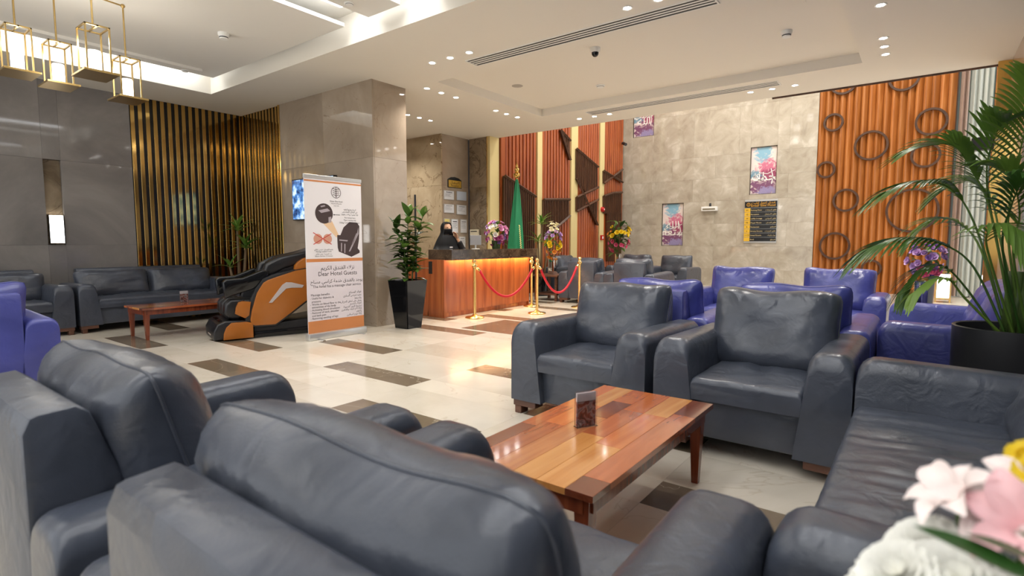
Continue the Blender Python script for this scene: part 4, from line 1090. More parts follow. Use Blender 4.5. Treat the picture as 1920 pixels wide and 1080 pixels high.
# ------------------------------------------------------------------ directory board
plain('board_black', srgb(16, 15, 14), .25); plain('board_gold', srgb(222, 176, 48), .4); plain('board_text', srgb(226, 204, 150), .5); plain('board_amber', srgb(220, 160, 40), .4)
t = thing('directory_board', 'black and gold hotel floor directory reading Emaar Elite Hotel', 'sign', (-3.46, 15.447, 1.19))
obj('back_panel', box(nb(), (-.40, -.03, 0), (.40, 0, 1.14), .004, 1), 'alu', t)
hd = obj('header', box(nb(), (-.395, -.055, .93), (.395, -.03, 1.09), .003, 1), 'board_black', t)
tx = text_mesh([('فندق إعمار إيليت', .06, 1.025, .085, 'CENTER'), ('Emaar Elite Hotel', .06, .955, .085, 'CENTER')], 'board_amber', 'lettering', hd)
tx.rotation_euler = (R(90), 0, 0); tx.location = (0, -.058, 0)
bm = nb()
for k in range(20):
    a0, a1 = 2*math.pi*k/20, 2*math.pi*(k+1)/20
    prism(bm, [(-.30 + rr*math.cos(a), 1.01 + rr*math.sin(a)) for rr, a in ((.04, a0), (.048, a0), (.048, a1), (.04, a1))], 1, -.058, -.055)
for dx in (-.02, 0, .02): prism(bm, [(-.302+dx, .975), (-.298+dx, .975), (-.298+dx, 1.045), (-.302+dx, 1.045)], 1, -.058, -.055)
obj('emblem', bm, 'board_amber', hd)
rowsD = [('P1', 'Parking Floor', 'طابق السيارات'), ('G', 'Reception', 'طابق الاستقبال'), ('M', 'Lobby Lounge', 'طابق الميزانين'), ('PR', 'Prayer Room', 'طابق المصلى'), ('R', 'Restaurant', 'المطعم'), ('S', 'Service Rooms', 'طابق الخدمات'), ('1-13', 'Guest Rooms', 'غرف النزلاء'), ('', 'Roof', 'السطح')]
for k, (c, e, a) in enumerate(rowsD):
    z1 = .915 - k*.11; z0 = z1 - .10
    fl = obj('floor_tab', box(nb(), (-.395, -.055, z0), (-.25, -.03, z1), .002, 1), 'board_gold', t)
    rw = obj('row_strip', box(nb(), (-.245, -.055, z0), (.395, -.03, z1), .002, 1), 'board_black', t)
    if c:
        tx = text_mesh([(c, -.322, z0+.028, .06, 'CENTER')], 'board_black', 'lettering', fl); tx.rotation_euler = (R(90), 0, 0); tx.location = (0, -.058, 0)
    tx = text_mesh([(e, -.235, z0+.03, .05, 'LEFT'), (a, .385, z0+.03, .045, 'RIGHT')], 'board_text', 'lettering', rw); tx.rotation_euler = (R(90), 0, 0); tx.location = (0, -.058, 0)

# ------------------------------------------------------------------ small wall fittings
t = thing('wifi_unit', 'small white wall unit on a shelf between the calligraphy panels', 'wall unit', (-4.78, 15.45, 2.07))
obj('body', box(nb(), (-.21, -.12, 0), (.21, 0, .12), .01), 'white_plastic', t)
obj('dark_slot', box(nb(), (-.17, -.124, .03), (.17, -.12, .07)), plain('grey_slot', srgb(120, 112, 90), .5), t)
obj('bracket_camera', lathe(nb(), [(0, .12), (.03, .12), (.03, .2), (.02, .22), (0, .22)], 12), 'black_plastic', t, 50)
plain('alarm_red', srgb(190, 28, 30), .4)
for z, lab in ((2.14, 'round red alarm sounder high on the cream pilaster'), (1.34, 'square red fire alarm call point on the cream pilaster')):
    t = thing('fire_alarm', lab, 'fire alarm', (-7.39, 13.9+.12, z))
    if z > 2:
        bm = nb(); lathe(bm, [(0, 0), (.07, 0), (.07, .05), (.05, .08), (0, .085)], 18); obj('sounder', bm, 'alarm_red', t, 50, rot=(0, R(90), 0))
        bm = nb(); lathe(bm, [(.0, .0855), (.02, .0855), (.02, .09), (0, .09)], 10); obj('lens', bm, 'white_plastic', t, rot=(0, R(90), 0))
    else:
        obj('call_box', box(nb(), (0, -.07, -.07), (.05, .07, .07), .006), 'alarm_red', t)
        obj('press_plate', box(nb(), (.05, -.035, -.035), (.053, .035, .035)), 'white_plastic', t)
t = thing('wall_camera', 'small dark security camera sticking out at the timber wall corner', 'camera', (-7.38, 15.3, 4.12))
obj('arm', tube(nb(), [(0, 0, .06), (.07, 0, .03)], .015, 8), 'white_plastic', t)
obj('barrel', tube(nb(), [(.03, -.06, .05), (.18, -.18, -.02)], .045, 12), 'black_plastic', t, 50)
p = at(1842, 270, Y=9.12)
t = thing('wall_speaker', 'small black speaker box on a white arm behind the palm, by the gold pilaster', 'speaker', p)
obj('box', box(nb(), (-.11, -.06, -.08), (.11, .07, .08), .01), 'black_plastic', t)
obj('arm', tube(nb(), [(.05, .07, .04), (.22, .115, .06)], .012, 8), 'white_plastic', t)
# small lamp glowing low by the curtain
t = thing('floor_lamp', 'low white lit lantern lamp standing by the sheer curtain', 'lamp', (.36, 14.0, 0))
obj('glass', box(nb(), (-.10, -.10, .10), (.10, .10, .56)), 'sconce_glass', t)
for x in (-.115, .115):
    for y in (-.115, .115): obj('post', box(nb(), (x-.012, y-.012, 0), (x+.012, y+.012, .62)), 'brass', t)
obj('top', box(nb(), (-.13, -.13, .60), (.13, .13, .63)), 'brass', t); obj('bottom', box(nb(), (-.13, -.13, .06), (.13, .13, .09)), 'brass', t)

# ------------------------------------------------------------------ side table with vase, far left seating
t = thing('side_table', 'dark wooden side table under the silver flower vase', 'side table', (-6.2, 9.62, 0))
obj('table_top', box(nb(), (-.3, -.3, .50), (.3, .3, .54), .004, 1), 'foot_wood', t)
for x in (-.25, .25):
    for y in (-.25, .25): obj('leg', box(nb(), (x-.025, y-.025, 0), (x+.025, y+.025, .50)), 'foot_wood', t)
obj('shelf', box(nb(), (-.27, -.27, .12), (.27, .27, .15)), 'foot_wood', t)
t = thing('side_table', 'dark wooden side table under the second flower vase in the far corner', 'side table', (-6.62, 13.55, 0))
obj('table_top', box(nb(), (-.3, -.3, .50), (.3, .3, .54), .004, 1), 'foot_wood', t)
for x in (-.25, .25):
    for y in (-.25, .25): obj('leg', box(nb(), (x-.025, y-.025, 0), (x+.025, y+.025, .50)), 'foot_wood', t)
# ------------------------------------------------------------------ leaves and flowers
def leafmat(name, a, b, rough=.4):
    m, t, p = nt(name)
    oi = N(t, 'ShaderNodeObjectInfo'); tc = N(t, 'ShaderNodeTexCoord')
    r = ramp(t, [(0, a), (1, b)]); t.links.new(oi.outputs['Random'], r.inputs['Fac']); t.links.new(r.outputs['Color'], p.inputs['Base Color'])
    p.inputs['Roughness'].default_value = rough
    tr = N(t, 'ShaderNodeBsdfTranslucent'); t.links.new(r.outputs['Color'], tr.inputs['Color'])
    mx = N(t, 'ShaderNodeMixShader'); mx.inputs[0].default_value = .3
    t.links.new(p.outputs[0], mx.inputs[1]); t.links.new(tr.outputs[0], mx.inputs[2]); t.links.new(mx.outputs[0], t.nodes['Material Output'].inputs['Surface'])
    MATS[name] = m
leafmat('rubber_leaf', srgb(38, 62, 24), srgb(84, 116, 48), .25)
leafmat('dracaena_leaf', srgb(70, 120, 40), srgb(140, 176, 80), .35)
leafmat('palm_leaf', srgb(60, 98, 40), srgb(128, 160, 66), .35)
leafmat('bouquet_leaf', srgb(40, 70, 30), srgb(90, 120, 50), .4)
plain('stem_green', srgb(74, 96, 44), .5); plain('bark', srgb(120, 98, 70), .7); plain('soil', srgb(40, 32, 26), .9)
def leaf_mesh(L, W, mat, fold=.25, droop=.25, n=7, tip=1.0):
    """leaf along +x from the origin, arching down"""
    rows = []
    for i in range(n+1):
        u = i/n; w = W/2*math.sin(math.pi*min(1, u**.75*.97 + .03))**.8*(1 if u < 1 else .02)
        x = L*u*(1 - .12*droop*u); z = -droop*L*u*u
        rows.append([Vector((x, -w, z + w*fold)), Vector((x, -w*.5, z + w*fold*.45)), Vector((x, 0, z)), Vector((x, w*.5, z + w*fold*.45)), Vector((x, w, z + w*fold))])
    bm = nb(); grid(bm, rows)
    return mesh('leaf', bm, mat, 180)
def place_leaf(me, parent, p, yaw, pitch, s=1, roll=0, name='leaf'):
    return put(name, me, parent, p, (roll, -pitch, yaw), (s, s, s))

# rubber plant in the tapered planter
pl = thing('potted_rubber_plant', 'leafy rubber plant in a tall tapered glossy black planter', 'potted plant', (-5.80, 5.22, 0), 0)
bm = nb()
def taper(bm, b, tt, z0, z1):
    v0 = [bm.verts.new((x*b, y*b, z0)) for x, y in ((-1, -1), (1, -1), (1, 1), (-1, 1))]; v1 = [bm.verts.new((x*tt, y*tt, z1)) for x, y in ((-1, -1), (1, -1), (1, 1), (-1, 1))]
    bm.faces.new(v0[::-1])
    for i in range(4): bm.faces.new([v0[i], v0[(i+1) % 4], v1[(i+1) % 4], v1[i]])
    return v1
v1 = taper(bm, .135, .20, 0, .68)
v2 = [bm.verts.new((x*.18, y*.18, .68)) for x, y in ((-1, -1), (1, -1), (1, 1), (-1, 1))]; v3 = [bm.verts.new((x*.175, y*.175, .62)) for x, y in ((-1, -1), (1, -1), (1, 1), (-1, 1))]
for a, b in ((v1, v2), (v2, v3)):
    for i in range(4): bm.faces.new([a[i], a[(i+1) % 4], b[(i+1) % 4], b[i]])
bm.faces.new(v3)
bmesh.ops.bevel(bm, geom=[e for e in bm.edges if abs(e.verts[0].co.z-e.verts[1].co.z) > .3], offset=.012, segments=2, affect='EDGES')
obj('planter', bm, 'black_gloss', pl, 30)
obj('soil', box(nb(), (-.172, -.172, .6), (.172, .172, .63)), 'soil', pl)
rnd = random.Random(5)
rl = leaf_mesh(.21, .095, 'rubber_leaf', .3, .22); rl2 = leaf_mesh(.18, .085, 'rubber_leaf', .3, .1)
for k, (dx, dy, top, lean) in enumerate(((0, 0, 1.62, (.0, .03)), (.05, .04, 1.60, (.10, .14)), (-.05, .02, 1.42, (-.14, -.06)), (.03, -.05, 1.25, (.07, -.12)))):
    path = [Vector((dx + lean[0]*u*u, dy + lean[1]*u*u, .62 + (top-.62)*u)) for u in [i/8 for i in range(9)]]
    obj('stem', tube(nb(), path, [.012 - .001*i for i in range(9)], 7), 'stem_green', pl, 180)
    nl = int((top-.75)*44)
    for i in range(nl):
        u = .16 + .84*i/nl; q = path[0].lerp(path[-1], u); q = path[min(8, int(u*8))].lerp(path[min(8, int(u*8)+1)], u*8-int(u*8))
        place_leaf(rl if rnd.random() < .65 else rl2, pl, q, i*2.4 + rnd.uniform(-.4, .4) + k, R(rnd.uniform(-5, 38) + 35*(u > .93)), rnd.uniform(.9, 1.3))
for a in (2.6, 4.4, 5.4, .4): place_leaf(rl, pl, (.1*math.cos(a), .1*math.sin(a), .70), a, R(5), .95)
# slim black cleaning pole leaning behind it
tag(obj('lamp_pole', tube(nb(), [(0, 0, 0), (0, 0, 1.92)], .016, 10), 'black_plastic', None, 60, (-6.12, 5.68, 0)), 'slim black upright pole behind the rubber plant', 'pole')

def dracaena(label, loc, heads, pot=None, L=.32, seed=1, nleaf=14):
    t = thing('potted_dracaena', label, 'potted plant', loc)
    r = random.Random(seed)
    lm = leaf_mesh(L, .05, 'dracaena_leaf', .35, .55, 8); lm2 = leaf_mesh(L*.8, .045, 'dracaena_leaf', .35, .2, 7)
    if pot:
        obj('planter', lathe(nb(), [(0, 0), (pot[0]*.8, 0), (pot[0], pot[1]), (pot[0]-.02, pot[1]), (pot[0]-.03, pot[1]-.05), (0, pot[1]-.05)], 24), 'black_gloss', t, 40)
    z0 = (pot[1]-.05) if pot else 0
    for hx, hy, hz, n in heads:
        obj('cane', tube(nb(), [(hx*.4, hy*.4, z0), (hx*.8, hy*.8, z0 + (hz-z0)*.6), (hx, hy, hz)], [.028, .024, .018], 8), 'bark', t, 180)
        for i in range(n):
            place_leaf(lm if i % 3 else lm2, t, (hx, hy, hz - .03 + .05*i/n), i*2.4 + r.uniform(-.3, .3), R(20 + 60*i/n), r.uniform(.8, 1.1))
    return t
dracaena('dracaena with tufts of green leaves behind the left sofa, before the gold slats', (-9.28, 4.56, 0), [(.0, .0, 1.42, 16), (.06, .1, 1.12, 14), (-.02, -.14, .80, 8)], (.2, .42), .34, 3)
dracaena('dracaena with arching leaves right of the green flag', (-6.88, 10.2, 0), [(.0, .0, 1.62, 16), (.10, .10, 1.15, 16), (-.06, -.05, 1.22, 8)], (.2, .45), .36, 9)

# ------------------------------------------------------------------ palm beside the right sofa
pb = Vector((.42, 4.02, 0))
pal = thing('potted_palm', 'kentia palm with long arching fronds in a black round pot at the right', 'potted plant', pb)
obj('pot', lathe(nb(), [(0, 0), (.24, 0), (.255, .02), (.268, .74), (.262, .745), (.25, .74), (.245, .68), (0, .68)], 40), 'black_plastic', pal, 40)
obj('soil', lathe(nb(), [(0, .69), (.244, .69)], 24), 'soil', pal)
def frond(pts, n=16, L=.34, W=.030, side=1.0, droop=.35, seed=0, dense=1, plane=None):
    """pts: control points from the base to the tip; leaflets on the outer 55 %"""
    r = random.Random(seed)
    P_ = [Vector(p) for p in pts]
    def curve(u):
        x = u*(len(P_)-1); i = min(int(x), len(P_)-2); f = x-i
        p0, p1, p2, p3 = P_[max(i-1, 0)], P_[i], P_[i+1], P_[min(i+2, len(P_)-1)]
        return .5*((2*p1) + (p2-p0)*f + (2*p0-5*p1+4*p2-p3)*f*f + (3*p1-p0-3*p2+p3)*f**3)
    path = [curve(i/24) for i in range(25)]
    bm = nb(); tube(bm, [p-pb for p in path], [.008 - .0003*i for i in range(25)], 6)
    for i in range(n):
        u = .42 + .58*i/(n-1)
        c = curve(u); d = (curve(min(1, u+.02)) - curve(u-.02)).normalized()
        sd = d.cross(Vector((0, 0, 1))); sd = sd.normalized() if sd.length > .05 else Vector((1, 0, 0))
        ll = L*(math.sin(math.pi*(.18 + .72*i/(n-1))))**.6*r.uniform(.85, 1.1)
        for s in (-1, 1):
            dirn = (sd*s*(.75 - .35*i/n) + d*(.75 + .4*i/n) + Vector((0, 0, .10))).normalized()
            up = dirn.cross(d.cross(dirn)).normalized() if True else Vector((0, 0, 1))
            wv = dirn.cross(Vector((0, 0, 1))).normalized()
            rows = []
            for k in range(7):
                v = k/6; w = W/2*math.sin(math.pi*(.08 + .9*v))**.7
                q = c - pb + dirn*ll*v + Vector((0, 0, -droop*ll*v*v))
                rows.append([q - wv*w + Vector((0, 0, w*.3)), q, q + wv*w + Vector((0, 0, w*.3))])
            grid(bm, rows)
    return obj('frond', bm, 'palm_leaf', pal, 180)
Z0 = pb + Vector((0, 0, .69))
def px(x, y, Y): return at(x, y, Y=Y)
FR = [  # (control points, leaflets, length, droop)
    ([Z0 + Vector((-.03, -.02, 0)), px(1825, 500, 4.0), px(1760, 455, 3.95), px(1690, 446, 3.85), px(1630, 466, 3.8)], 15, .30, .5),
    ([Z0 + Vector((-.02, .03, 0)), px(1835, 440, 4.1), px(1790, 360, 4.1), px(1730, 340, 4.0), px(1665, 358, 3.95)], 15, .30, .45),
    ([Z0 + Vector((0, -.03, 0)), px(1858, 400, 3.95), px(1822, 320, 3.9), px(1785, 272, 3.85), px(1720, 278, 3.8)], 16, .30, .4),
    ([Z0 + Vector((.02, .02, 0)), px(1862, 420, 4.0), px(1850, 320, 3.9), px(1868, 250, 3.8), px(1890, 225, 3.7)], 13, .28, .2),
    ([Z0 + Vector((.04, 0, 0)), px(1890, 440, 4.0), px(1905, 320, 3.9), px(1925, 230, 3.75), px(1935, 150, 3.6)], 14, .34, .3),
    ([Z0 + Vector((.03, -.05, 0)), px(1880, 470, 3.8), px(1895, 390, 3.7), px(1920, 340, 3.6), px(1960, 330, 3.5)], 14, .30, .5),
    ([Z0 + Vector((.0, -.06, 0)), px(1860, 500, 3.8), px(1850, 440, 3.7), px(1885, 420, 3.6), px(1925, 440, 3.5)], 12, .26, .6),
    ([Z0 + Vector((-.06, 0, 0)), px(1815, 545, 4.0), px(1770, 500, 3.95), px(1725, 505, 3.9), px(1690, 545, 3.85)], 9, .20, .6),
    ([Z0 + Vector((-.04, -.06, 0)), px(1810, 560, 3.85), px(1780, 525, 3.8), px(1745, 525, 3.75), px(1712, 550, 3.7)], 8, .18, .5),
    ([Z0 + Vector((.05, .05, 0)), px(1880, 470, 4.2), px(1860, 380, 4.3), px(1820, 340, 4.3), px(1780, 350, 4.3)], 12, .28, .5),
    ([Z0 + Vector((.06, -.03, 0)), px(1900, 480, 3.8), px(1912, 400, 3.75), px(1895, 330, 3.7), px(1860, 310, 3.65)], 12, .28, .4),
    ([Z0 + Vector((-.02, .05, 0)), px(1840, 470, 4.1), px(1800, 420, 4.15), px(1755, 410, 4.2), px(1715, 440, 4.2)], 10, .22, .5),
]
for k, (pts, n, L, dr) in enumerate(FR): frond(pts, int(n*1.45), L, .024, droop=dr, seed=k)
for k in range(3): obj('trunk', tube(nb(), [(.03*k-.03, .04-.03*k, .66), (.03*k-.02, .04-.03*k, 1.05)], [.03, .018], 8), 'stem_green', pal, 180)

# ------------------------------------------------------------------ flower arrangements
def petal_flower(c, r, n, mat, cup=.5, name='flower', layers=2):
    bm = nb()
    for l in range(layers):
        rr = r*(1 - .32*l); tilt = cup + .35*l
        for k in range(n):
            a = 2*math.pi*(k + .5*l)/n
            dx, dy = math.cos(a), math.sin(a)
            rows = []
            for i in range(5):
                v = i/4; w = rr*.48*math.sin(math.pi*(.1 + .8*v)); out = rr*v*math.cos(tilt*v*1.2); up = rr*v*math.sin(tilt*(1+.2*v))
                rows.append([Vector((dx*out - dy*q*w, dy*out + dx*q*w, up + abs(q)*w*.25 + .02*r*l)) for q in (-1, 0, 1)])
            grid(bm, rows)
    return mesh(name, bm, mat, 180)
FM = {}
for nme, c in dict(pink=(222, 150, 190), magenta=(170, 60, 120), purple=(150, 110, 180), white=(240, 236, 228), cream=(236, 226, 190), yellow=(236, 204, 40), orange=(240, 160, 70), lilac=(190, 150, 200), hotpink=(230, 100, 140), blush=(238, 208, 206)).items():
    plain('petal_' + nme, srgb(*c), .6)
    FM[nme] = petal_flower((0, 0, 0), 1.0, 6, 'petal_' + nme)
bl_leaf = leaf_mesh(.13, .05, 'bouquet_leaf', .25, .3)
plain('glass_green', srgb(90, 110, 70), .08, trans=.5); plain('silver_vase', srgb(214, 214, 216), .08, 1)
def bouquet(label, loc, rx, rz, zc, flowers, nleaf, seed, vase, facing=None, leafs=1.0):
    """flowers: (kind, count, size, z range)"""
    t = thing('flower_arrangement', label, 'flowers', loc)
    r = random.Random(seed)
    if vase == 'glass':
        obj('vase', lathe(nb(), [(0, 0), (.07, 0), (.075, .01), (.085, .15), (.08, .15), (.07, .02), (0, .02)], 24), 'glass_green', t, 40)
    elif vase == 'silver':
        obj('vase', box(nb(), (-.075, -.075, 0), (.075, .075, .36), .008), 'silver_vase', t, 40)
    elif vase == 'tall':
        obj('vase', lathe(nb(), [(0, 0), (.11, 0), (.12, .02), (.07, .3), (.09, .8), (.08, .8), (.06, .3), (0, .05)], 24), 'silver_vase', t, 40)
    elif vase == 'bowl':
        obj('vase', lathe(nb(), [(0, 0), (.07, 0), (.10, .03), (.11, .10), (.10, .10), (.085, .03), (0, .03)], 28), 'white_plastic', t, 40)
    for i in range(nleaf):
        a = r.uniform(0, 6.28); z = zc + rz*r.uniform(-.9, .75)
        place_leaf(bl_leaf, t, (rx*.35*math.cos(a), rx*.35*math.sin(a), z), a, R(r.uniform(-25, 60)), r.uniform(.8, 1.5)*leafs)
    for kind, cnt, size, (za, zb) in flowers:
        for i in range(cnt):
            a = r.uniform(0, 6.28) if facing is None else facing + r.uniform(-1.7, 1.7)
            v = r.uniform(za, zb); w = math.sqrt(max(.05, 1-v*v))*r.uniform(.75, 1.0)
            p = Vector((rx*w*math.cos(a), rx*w*math.sin(a), zc + rz*v))
            n_ = Vector((math.cos(a)*w, math.sin(a)*w, v*.8+.25)).normalized()
            q = n_.to_track_quat('Z', 'Y').to_euler()
            s = size*r.uniform(.8, 1.15)
            put('flower', FM[kind], t, p, q, (s, s, s))
    for i in range(6):
        a = i*1.05; obj('stem', tube(nb(), [(.02*math.cos(a), .02*math.sin(a), .03), (rx*.5*math.cos(a), rx*.5*math.sin(a), zc)], .004, 5), 'stem_green', t)
    return t
toc = -2.2
bouquet('pink and purple flowers in a vase on the reception desk', (-6.2, 7.72, 1.0905), .20, .22, .28, [('pink', 18, .055, (-.5, .9)), ('magenta', 9, .05, (-.9, .2)), ('lilac', 8, .045, (-.2, 1)), ('white', 4, .05, (-.2, .6)), ('purple', 6, .045, (-.8, .3))], 26, 4, 'glass', -.9)
bouquet('tall yellow, orange and lilac flowers in a silver vase beside the desk', (-6.2, 9.62, .5405), .17, .40, .68, [('cream', 10, .06, (.5, 1)), ('lilac', 9, .06, (.05, .5)), ('yellow', 8, .06, (-.35, .05)), ('orange', 10, .06, (-.95, -.35))], 30, 8, 'silver', -1.0)
bouquet('yellow and pink flowers with feathery greens in the far corner', (-6.62, 13.55, .5405), .30, .55, .85, [('yellow', 16, .075, (-.1, .45)), ('orange', 4, .06, (-.2, .2)), ('hotpink', 12, .07, (-.75, -.25))], 60, 12, 'silver', -1.0, 1.6)
bouquet('purple flowers half hidden behind the palm fronds', (.03, 7.15, .0), .16, .2, 1.02, [('lilac', 14, .05, (-.6, 1)), ('purple', 14, .045, (-.8, .8)), ('hotpink', 4, .05, (-.9, -.2))], 16, 21, 'tall', -1.2)
# ------------------------------------------------------------------ receptionist
plain('skin', srgb(206, 160, 130), .5); plain('abaya_black', srgb(16, 16, 19), .75); plain('mask_black', srgb(24, 24, 27), .8); plain('eye_dark', srgb(24, 16, 12), .2); plain('badge_white', srgb(214, 214, 218), .4)
pr = thing('person', 'receptionist in black robe, headscarf and black mask, one hand raised to the cheek', 'person', (-7.0, 7.27, 0), R(-14))
def fuse(bm, name, mat, vox, parent, smooth_it=4):
    me = bpy.data.meshes.new('tmp'); bm.to_mesh(me); bm.free()
    o = bpy.data.objects.new('tmp', me); C.objects.link(o)
    rm = o.modifiers.new('r', 'REMESH'); rm.mode = 'VOXEL'; rm.voxel_size = vox
    sm = o.modifiers.new('s', 'SMOOTH'); sm.iterations = smooth_it; sm.factor = .5
    dg = bpy.context.evaluated_depsgraph_get(); m2 = bpy.data.meshes.new_from_object(o.evaluated_get(dg))
    bpy.data.objects.remove(o); bpy.data.meshes.remove(me)
    m2.materials.clear(); m2.materials.append(MATS[mat])
    for p in m2.polygons: p.use_smooth = True
    return put(name, m2, parent)
# body: head, neck, trunk, arms, five-fingered hands, legs - one fused surface; faces local +x
bm = nb()
ball(bm, (.0, 0, 1.455), .095, 16, 12, (1.0, .80, 1.22))
ball(bm, (.03, 0, 1.405), .062, 12, 8, (1.0, .88, .9))            # jaw
tube(bm, [(.088, 0, 1.475), (.104, 0, 1.445), (.100, 0, 1.432)], [.008, .013, .008], 8)   # nose
for s in (-1, 1):
    ball(bm, (.079, s*.033, 1.492), .014, 8, 6, (.6, 1.5, .5))      # brow
    ball(bm, (-.005, s*.078, 1.45), .02, 8, 6, (.8, .4, 1.4))       # ear
ball(bm, (.088, 0, 1.405), .018, 8, 6, (.5, 1.3, .4))               # lips
tube(bm, [(-.01, 0, 1.40), (-.015, 0, 1.30), (-.01, 0, 1.24)], [.05, .052, .07], 12)
prof = [(1.27, .075, .08), (1.20, .10, .13), (1.10, .115, .155), (.98, .115, .145), (.88, .125, .165), (.78, .12, .165)]
rows = [[Vector((rx*math.cos(a), ry*math.sin(a), z)) for z, rx, ry in prof] for a in [2*math.pi*k/20 for k in range(20)]]
V = grid(bm, rows, True); bm.faces.new([V[k][0] for k in range(20)]); bm.faces.new([V[k][-1] for k in range(20)][::-1])
for s in (-1, 1): tube(bm, [(0, s*.085, .82), (.01, s*.085, .45), (0, s*.085, .08)], [.085, .055, .04], 12); ball(bm, (.05, s*.085, .04), .05, 10, 6, (2.0, .9, .8))
SH, EL, WR = Vector((0, .185, 1.215)), Vector((.17, .27, 1.02)), Vector((.145, .135, 1.27))
SHb = SH - Vector((0, .05, .06)); tube(bm, [SHb, EL, WR], [.045, .038, .026], 12)
def hand(bm, wrist, palm_dir, across, normal):
    pd, ac, n_ = Vector(palm_dir).normalized(), Vector(across).normalized(), Vector(normal).normalized()
    for k in range(4): tube(bm, [wrist + ac*(.02*k/3-.01), wrist + pd*.075 + ac*(-.027 + .018*k)], [.014, .0115], 8)
    for k, L in enumerate((.062, .072, .068, .052)):
        b = wrist + pd*.075 + ac*(-.027 + .018*k)
        tube(bm, [b, b + pd*L*.5 + n_*.004, b + pd*L*.8 + n_*.014, b + pd*L + n_*.022], [.009, .0085, .008, .006], 8)
    b = wrist + pd*.03 - ac*.026
    tube(bm, [b, b + pd*.03 - ac*.022 + n_*.006, b + pd*.055 - ac*.026 + n_*.012], [.012, .010, .008], 8)
hand(bm, WR, (-.05, -.35, .93), (.95, .2, .1), (-.3, -.9, -.2))
SH2, EL2, WR2 = Vector((0, -.185, 1.215)), Vector((.07, -.25, 1.0)), Vector((.27, -.10, 1.0))
SHb2 = SH2 + Vector((0, .05, -.06)); tube(bm, [SHb2, EL2, WR2], [.045, .038, .026], 12)
hand(bm, WR2, (.9, .4, -.05), (-.3, .9, 0), (0, 0, -1))
fuse(bm, 'body', 'skin', .0065, pr, 2)
# eyes
for s in (-1, 1): obj('eye', ball(nb(), (.081, s*.032, 1.470), .0105, 8, 6, (.6, 1.4, .7)), 'eye_dark', pr, 180)
# abaya: robe and sleeves
bm = nb()
prof = [(1.285, .085, .085), (1.25, .11, .12), (1.19, .14, .17), (1.08, .16, .215), (.95, .17, .23), (.75, .19, .25), (.4, .23, .28), (.05, .27, .31)]
rows = [[Vector((rx*math.cos(a)*(1+.05*math.sin(7*a)*(1.3-z)), ry*math.sin(a)*(1+.05*math.sin(7*a)*(1.3-z)), z)) for z, rx, ry in prof] for a in [2*math.pi*k/36 for k in range(36)]]
V = grid(bm, rows, True); bm.faces.new([V[k][0] for k in range(36)]); bm.faces.new([V[k][-1] for k in range(36)][::-1])
tube(bm, [SH - Vector((0, .05, .06)), EL, WR.lerp(EL, .2)], [.075, .075, .055], 14); ball(bm, EL, .078, 12, 8)
tube(bm, [SH2 + Vector((0, .05, -.06)), EL2, WR2.lerp(EL2, .1)], [.075, .072, .055], 14); ball(bm, EL2, .075, 12, 8)
fuse(bm, 'abaya', 'abaya_black', .014, pr, 5)
# headscarf: hood open over the face, falling over shoulders
rows = []
for i in range(33):
    a = math.pi*2*i/32; row = []
    for z, rx, ry, cx in ((1.585, .01, .01, -.01), (1.578, .055, .05, -.012), (1.555, .088, .078, -.015), (1.51, .112, .098, -.018), (1.46, .118, .105, -.02), (1.40, .112, .104, -.018), (1.34, .125, .13, -.015), (1.29, .148, .165, -.01), (1.24, .168, .20, 0), (1.16, .188, .24, 0), (1.08, .20, .275, 0)):
        row.append(Vector((cx + rx*math.cos(a), ry*math.sin(a), z)))
    rows.append(row)
bm = nb()
V = [[bm.verts.new(p) for p in r_] for r_ in rows[:-1]]
for i in range(32):
    for j in range(len(rows[0])-1):
        a = 2*math.pi*(i+.5)/32; zc = (rows[i][j].z + rows[i][j+1].z)/2
        if math.cos(a) > .62 and 1.36 < zc < 1.535: continue          # opening for the face
        bm.faces.new([V[i][j], V[(i+1) % 32][j], V[(i+1) % 32][j+1], V[i][j+1]])
bmesh.ops.solidify(bm, geom=bm.faces[:], thickness=.006)
obj('headscarf', bm, 'abaya_black', pr, 180)
# mask
rows = []
for i in range(13):
    a = R(-78 + 156*i/12)
    rows.append([Vector((.012 + .103*math.cos(a)*f, .088*math.sin(a), z)) for z, f in ((1.452, 1.0), (1.43, 1.07), (1.40, 1.06), (1.37, .92), (1.352, .75))])
bm = nb(); grid(bm, rows); bmesh.ops.solidify(bm, geom=bm.faces[:], thickness=.005)
obj('face_mask', bm, 'mask_black', pr, 180)
obj('name_badge', box(nb(), (.188, -.06, 1.105), (.196, .0, 1.13), .002, 1), 'badge_white', pr)

# ------------------------------------------------------------------ flowers close to the camera, bottom right
def near(px_, py_, d): return Vector((0, 0, 1.21)) + (_fw + _rt*((px_-960)/1017) - _up*((py_-540)/1017))*d
base = near(1840, 1010, .62)
st_ = thing('side_table', 'dark wooden corner table under the nearest flowers, just below the frame', 'side table', (.06, .58, 0))
obj('table_top', box(nb(), (-.22, -.22, .50), (.22, .22, .53), .004, 1), 'foot_wood', st_)
for x in (-.18, .18):
    for y in (-.18, .18): obj('leg', box(nb(), (x-.02, y-.02, 0), (x+.02, y+.02, .50)), 'foot_wood', st_)
fl = thing('flower_arrangement', 'blurred white and blush flowers with a green leaf in the bottom right corner', 'flowers', (.06, .58, .5305))
o0 = Vector((.06, .58, .5305))
obj('vase', lathe(nb(), [(0, 0), (.06, 0), (.075, .02), (.08, .12), (.07, .13), (.06, .03), (0, .02)], 24), 'white_plastic', fl, 40)
carn = petal_flower((0, 0, 0), 1.0, 11, 'petal_white', .35, layers=2)
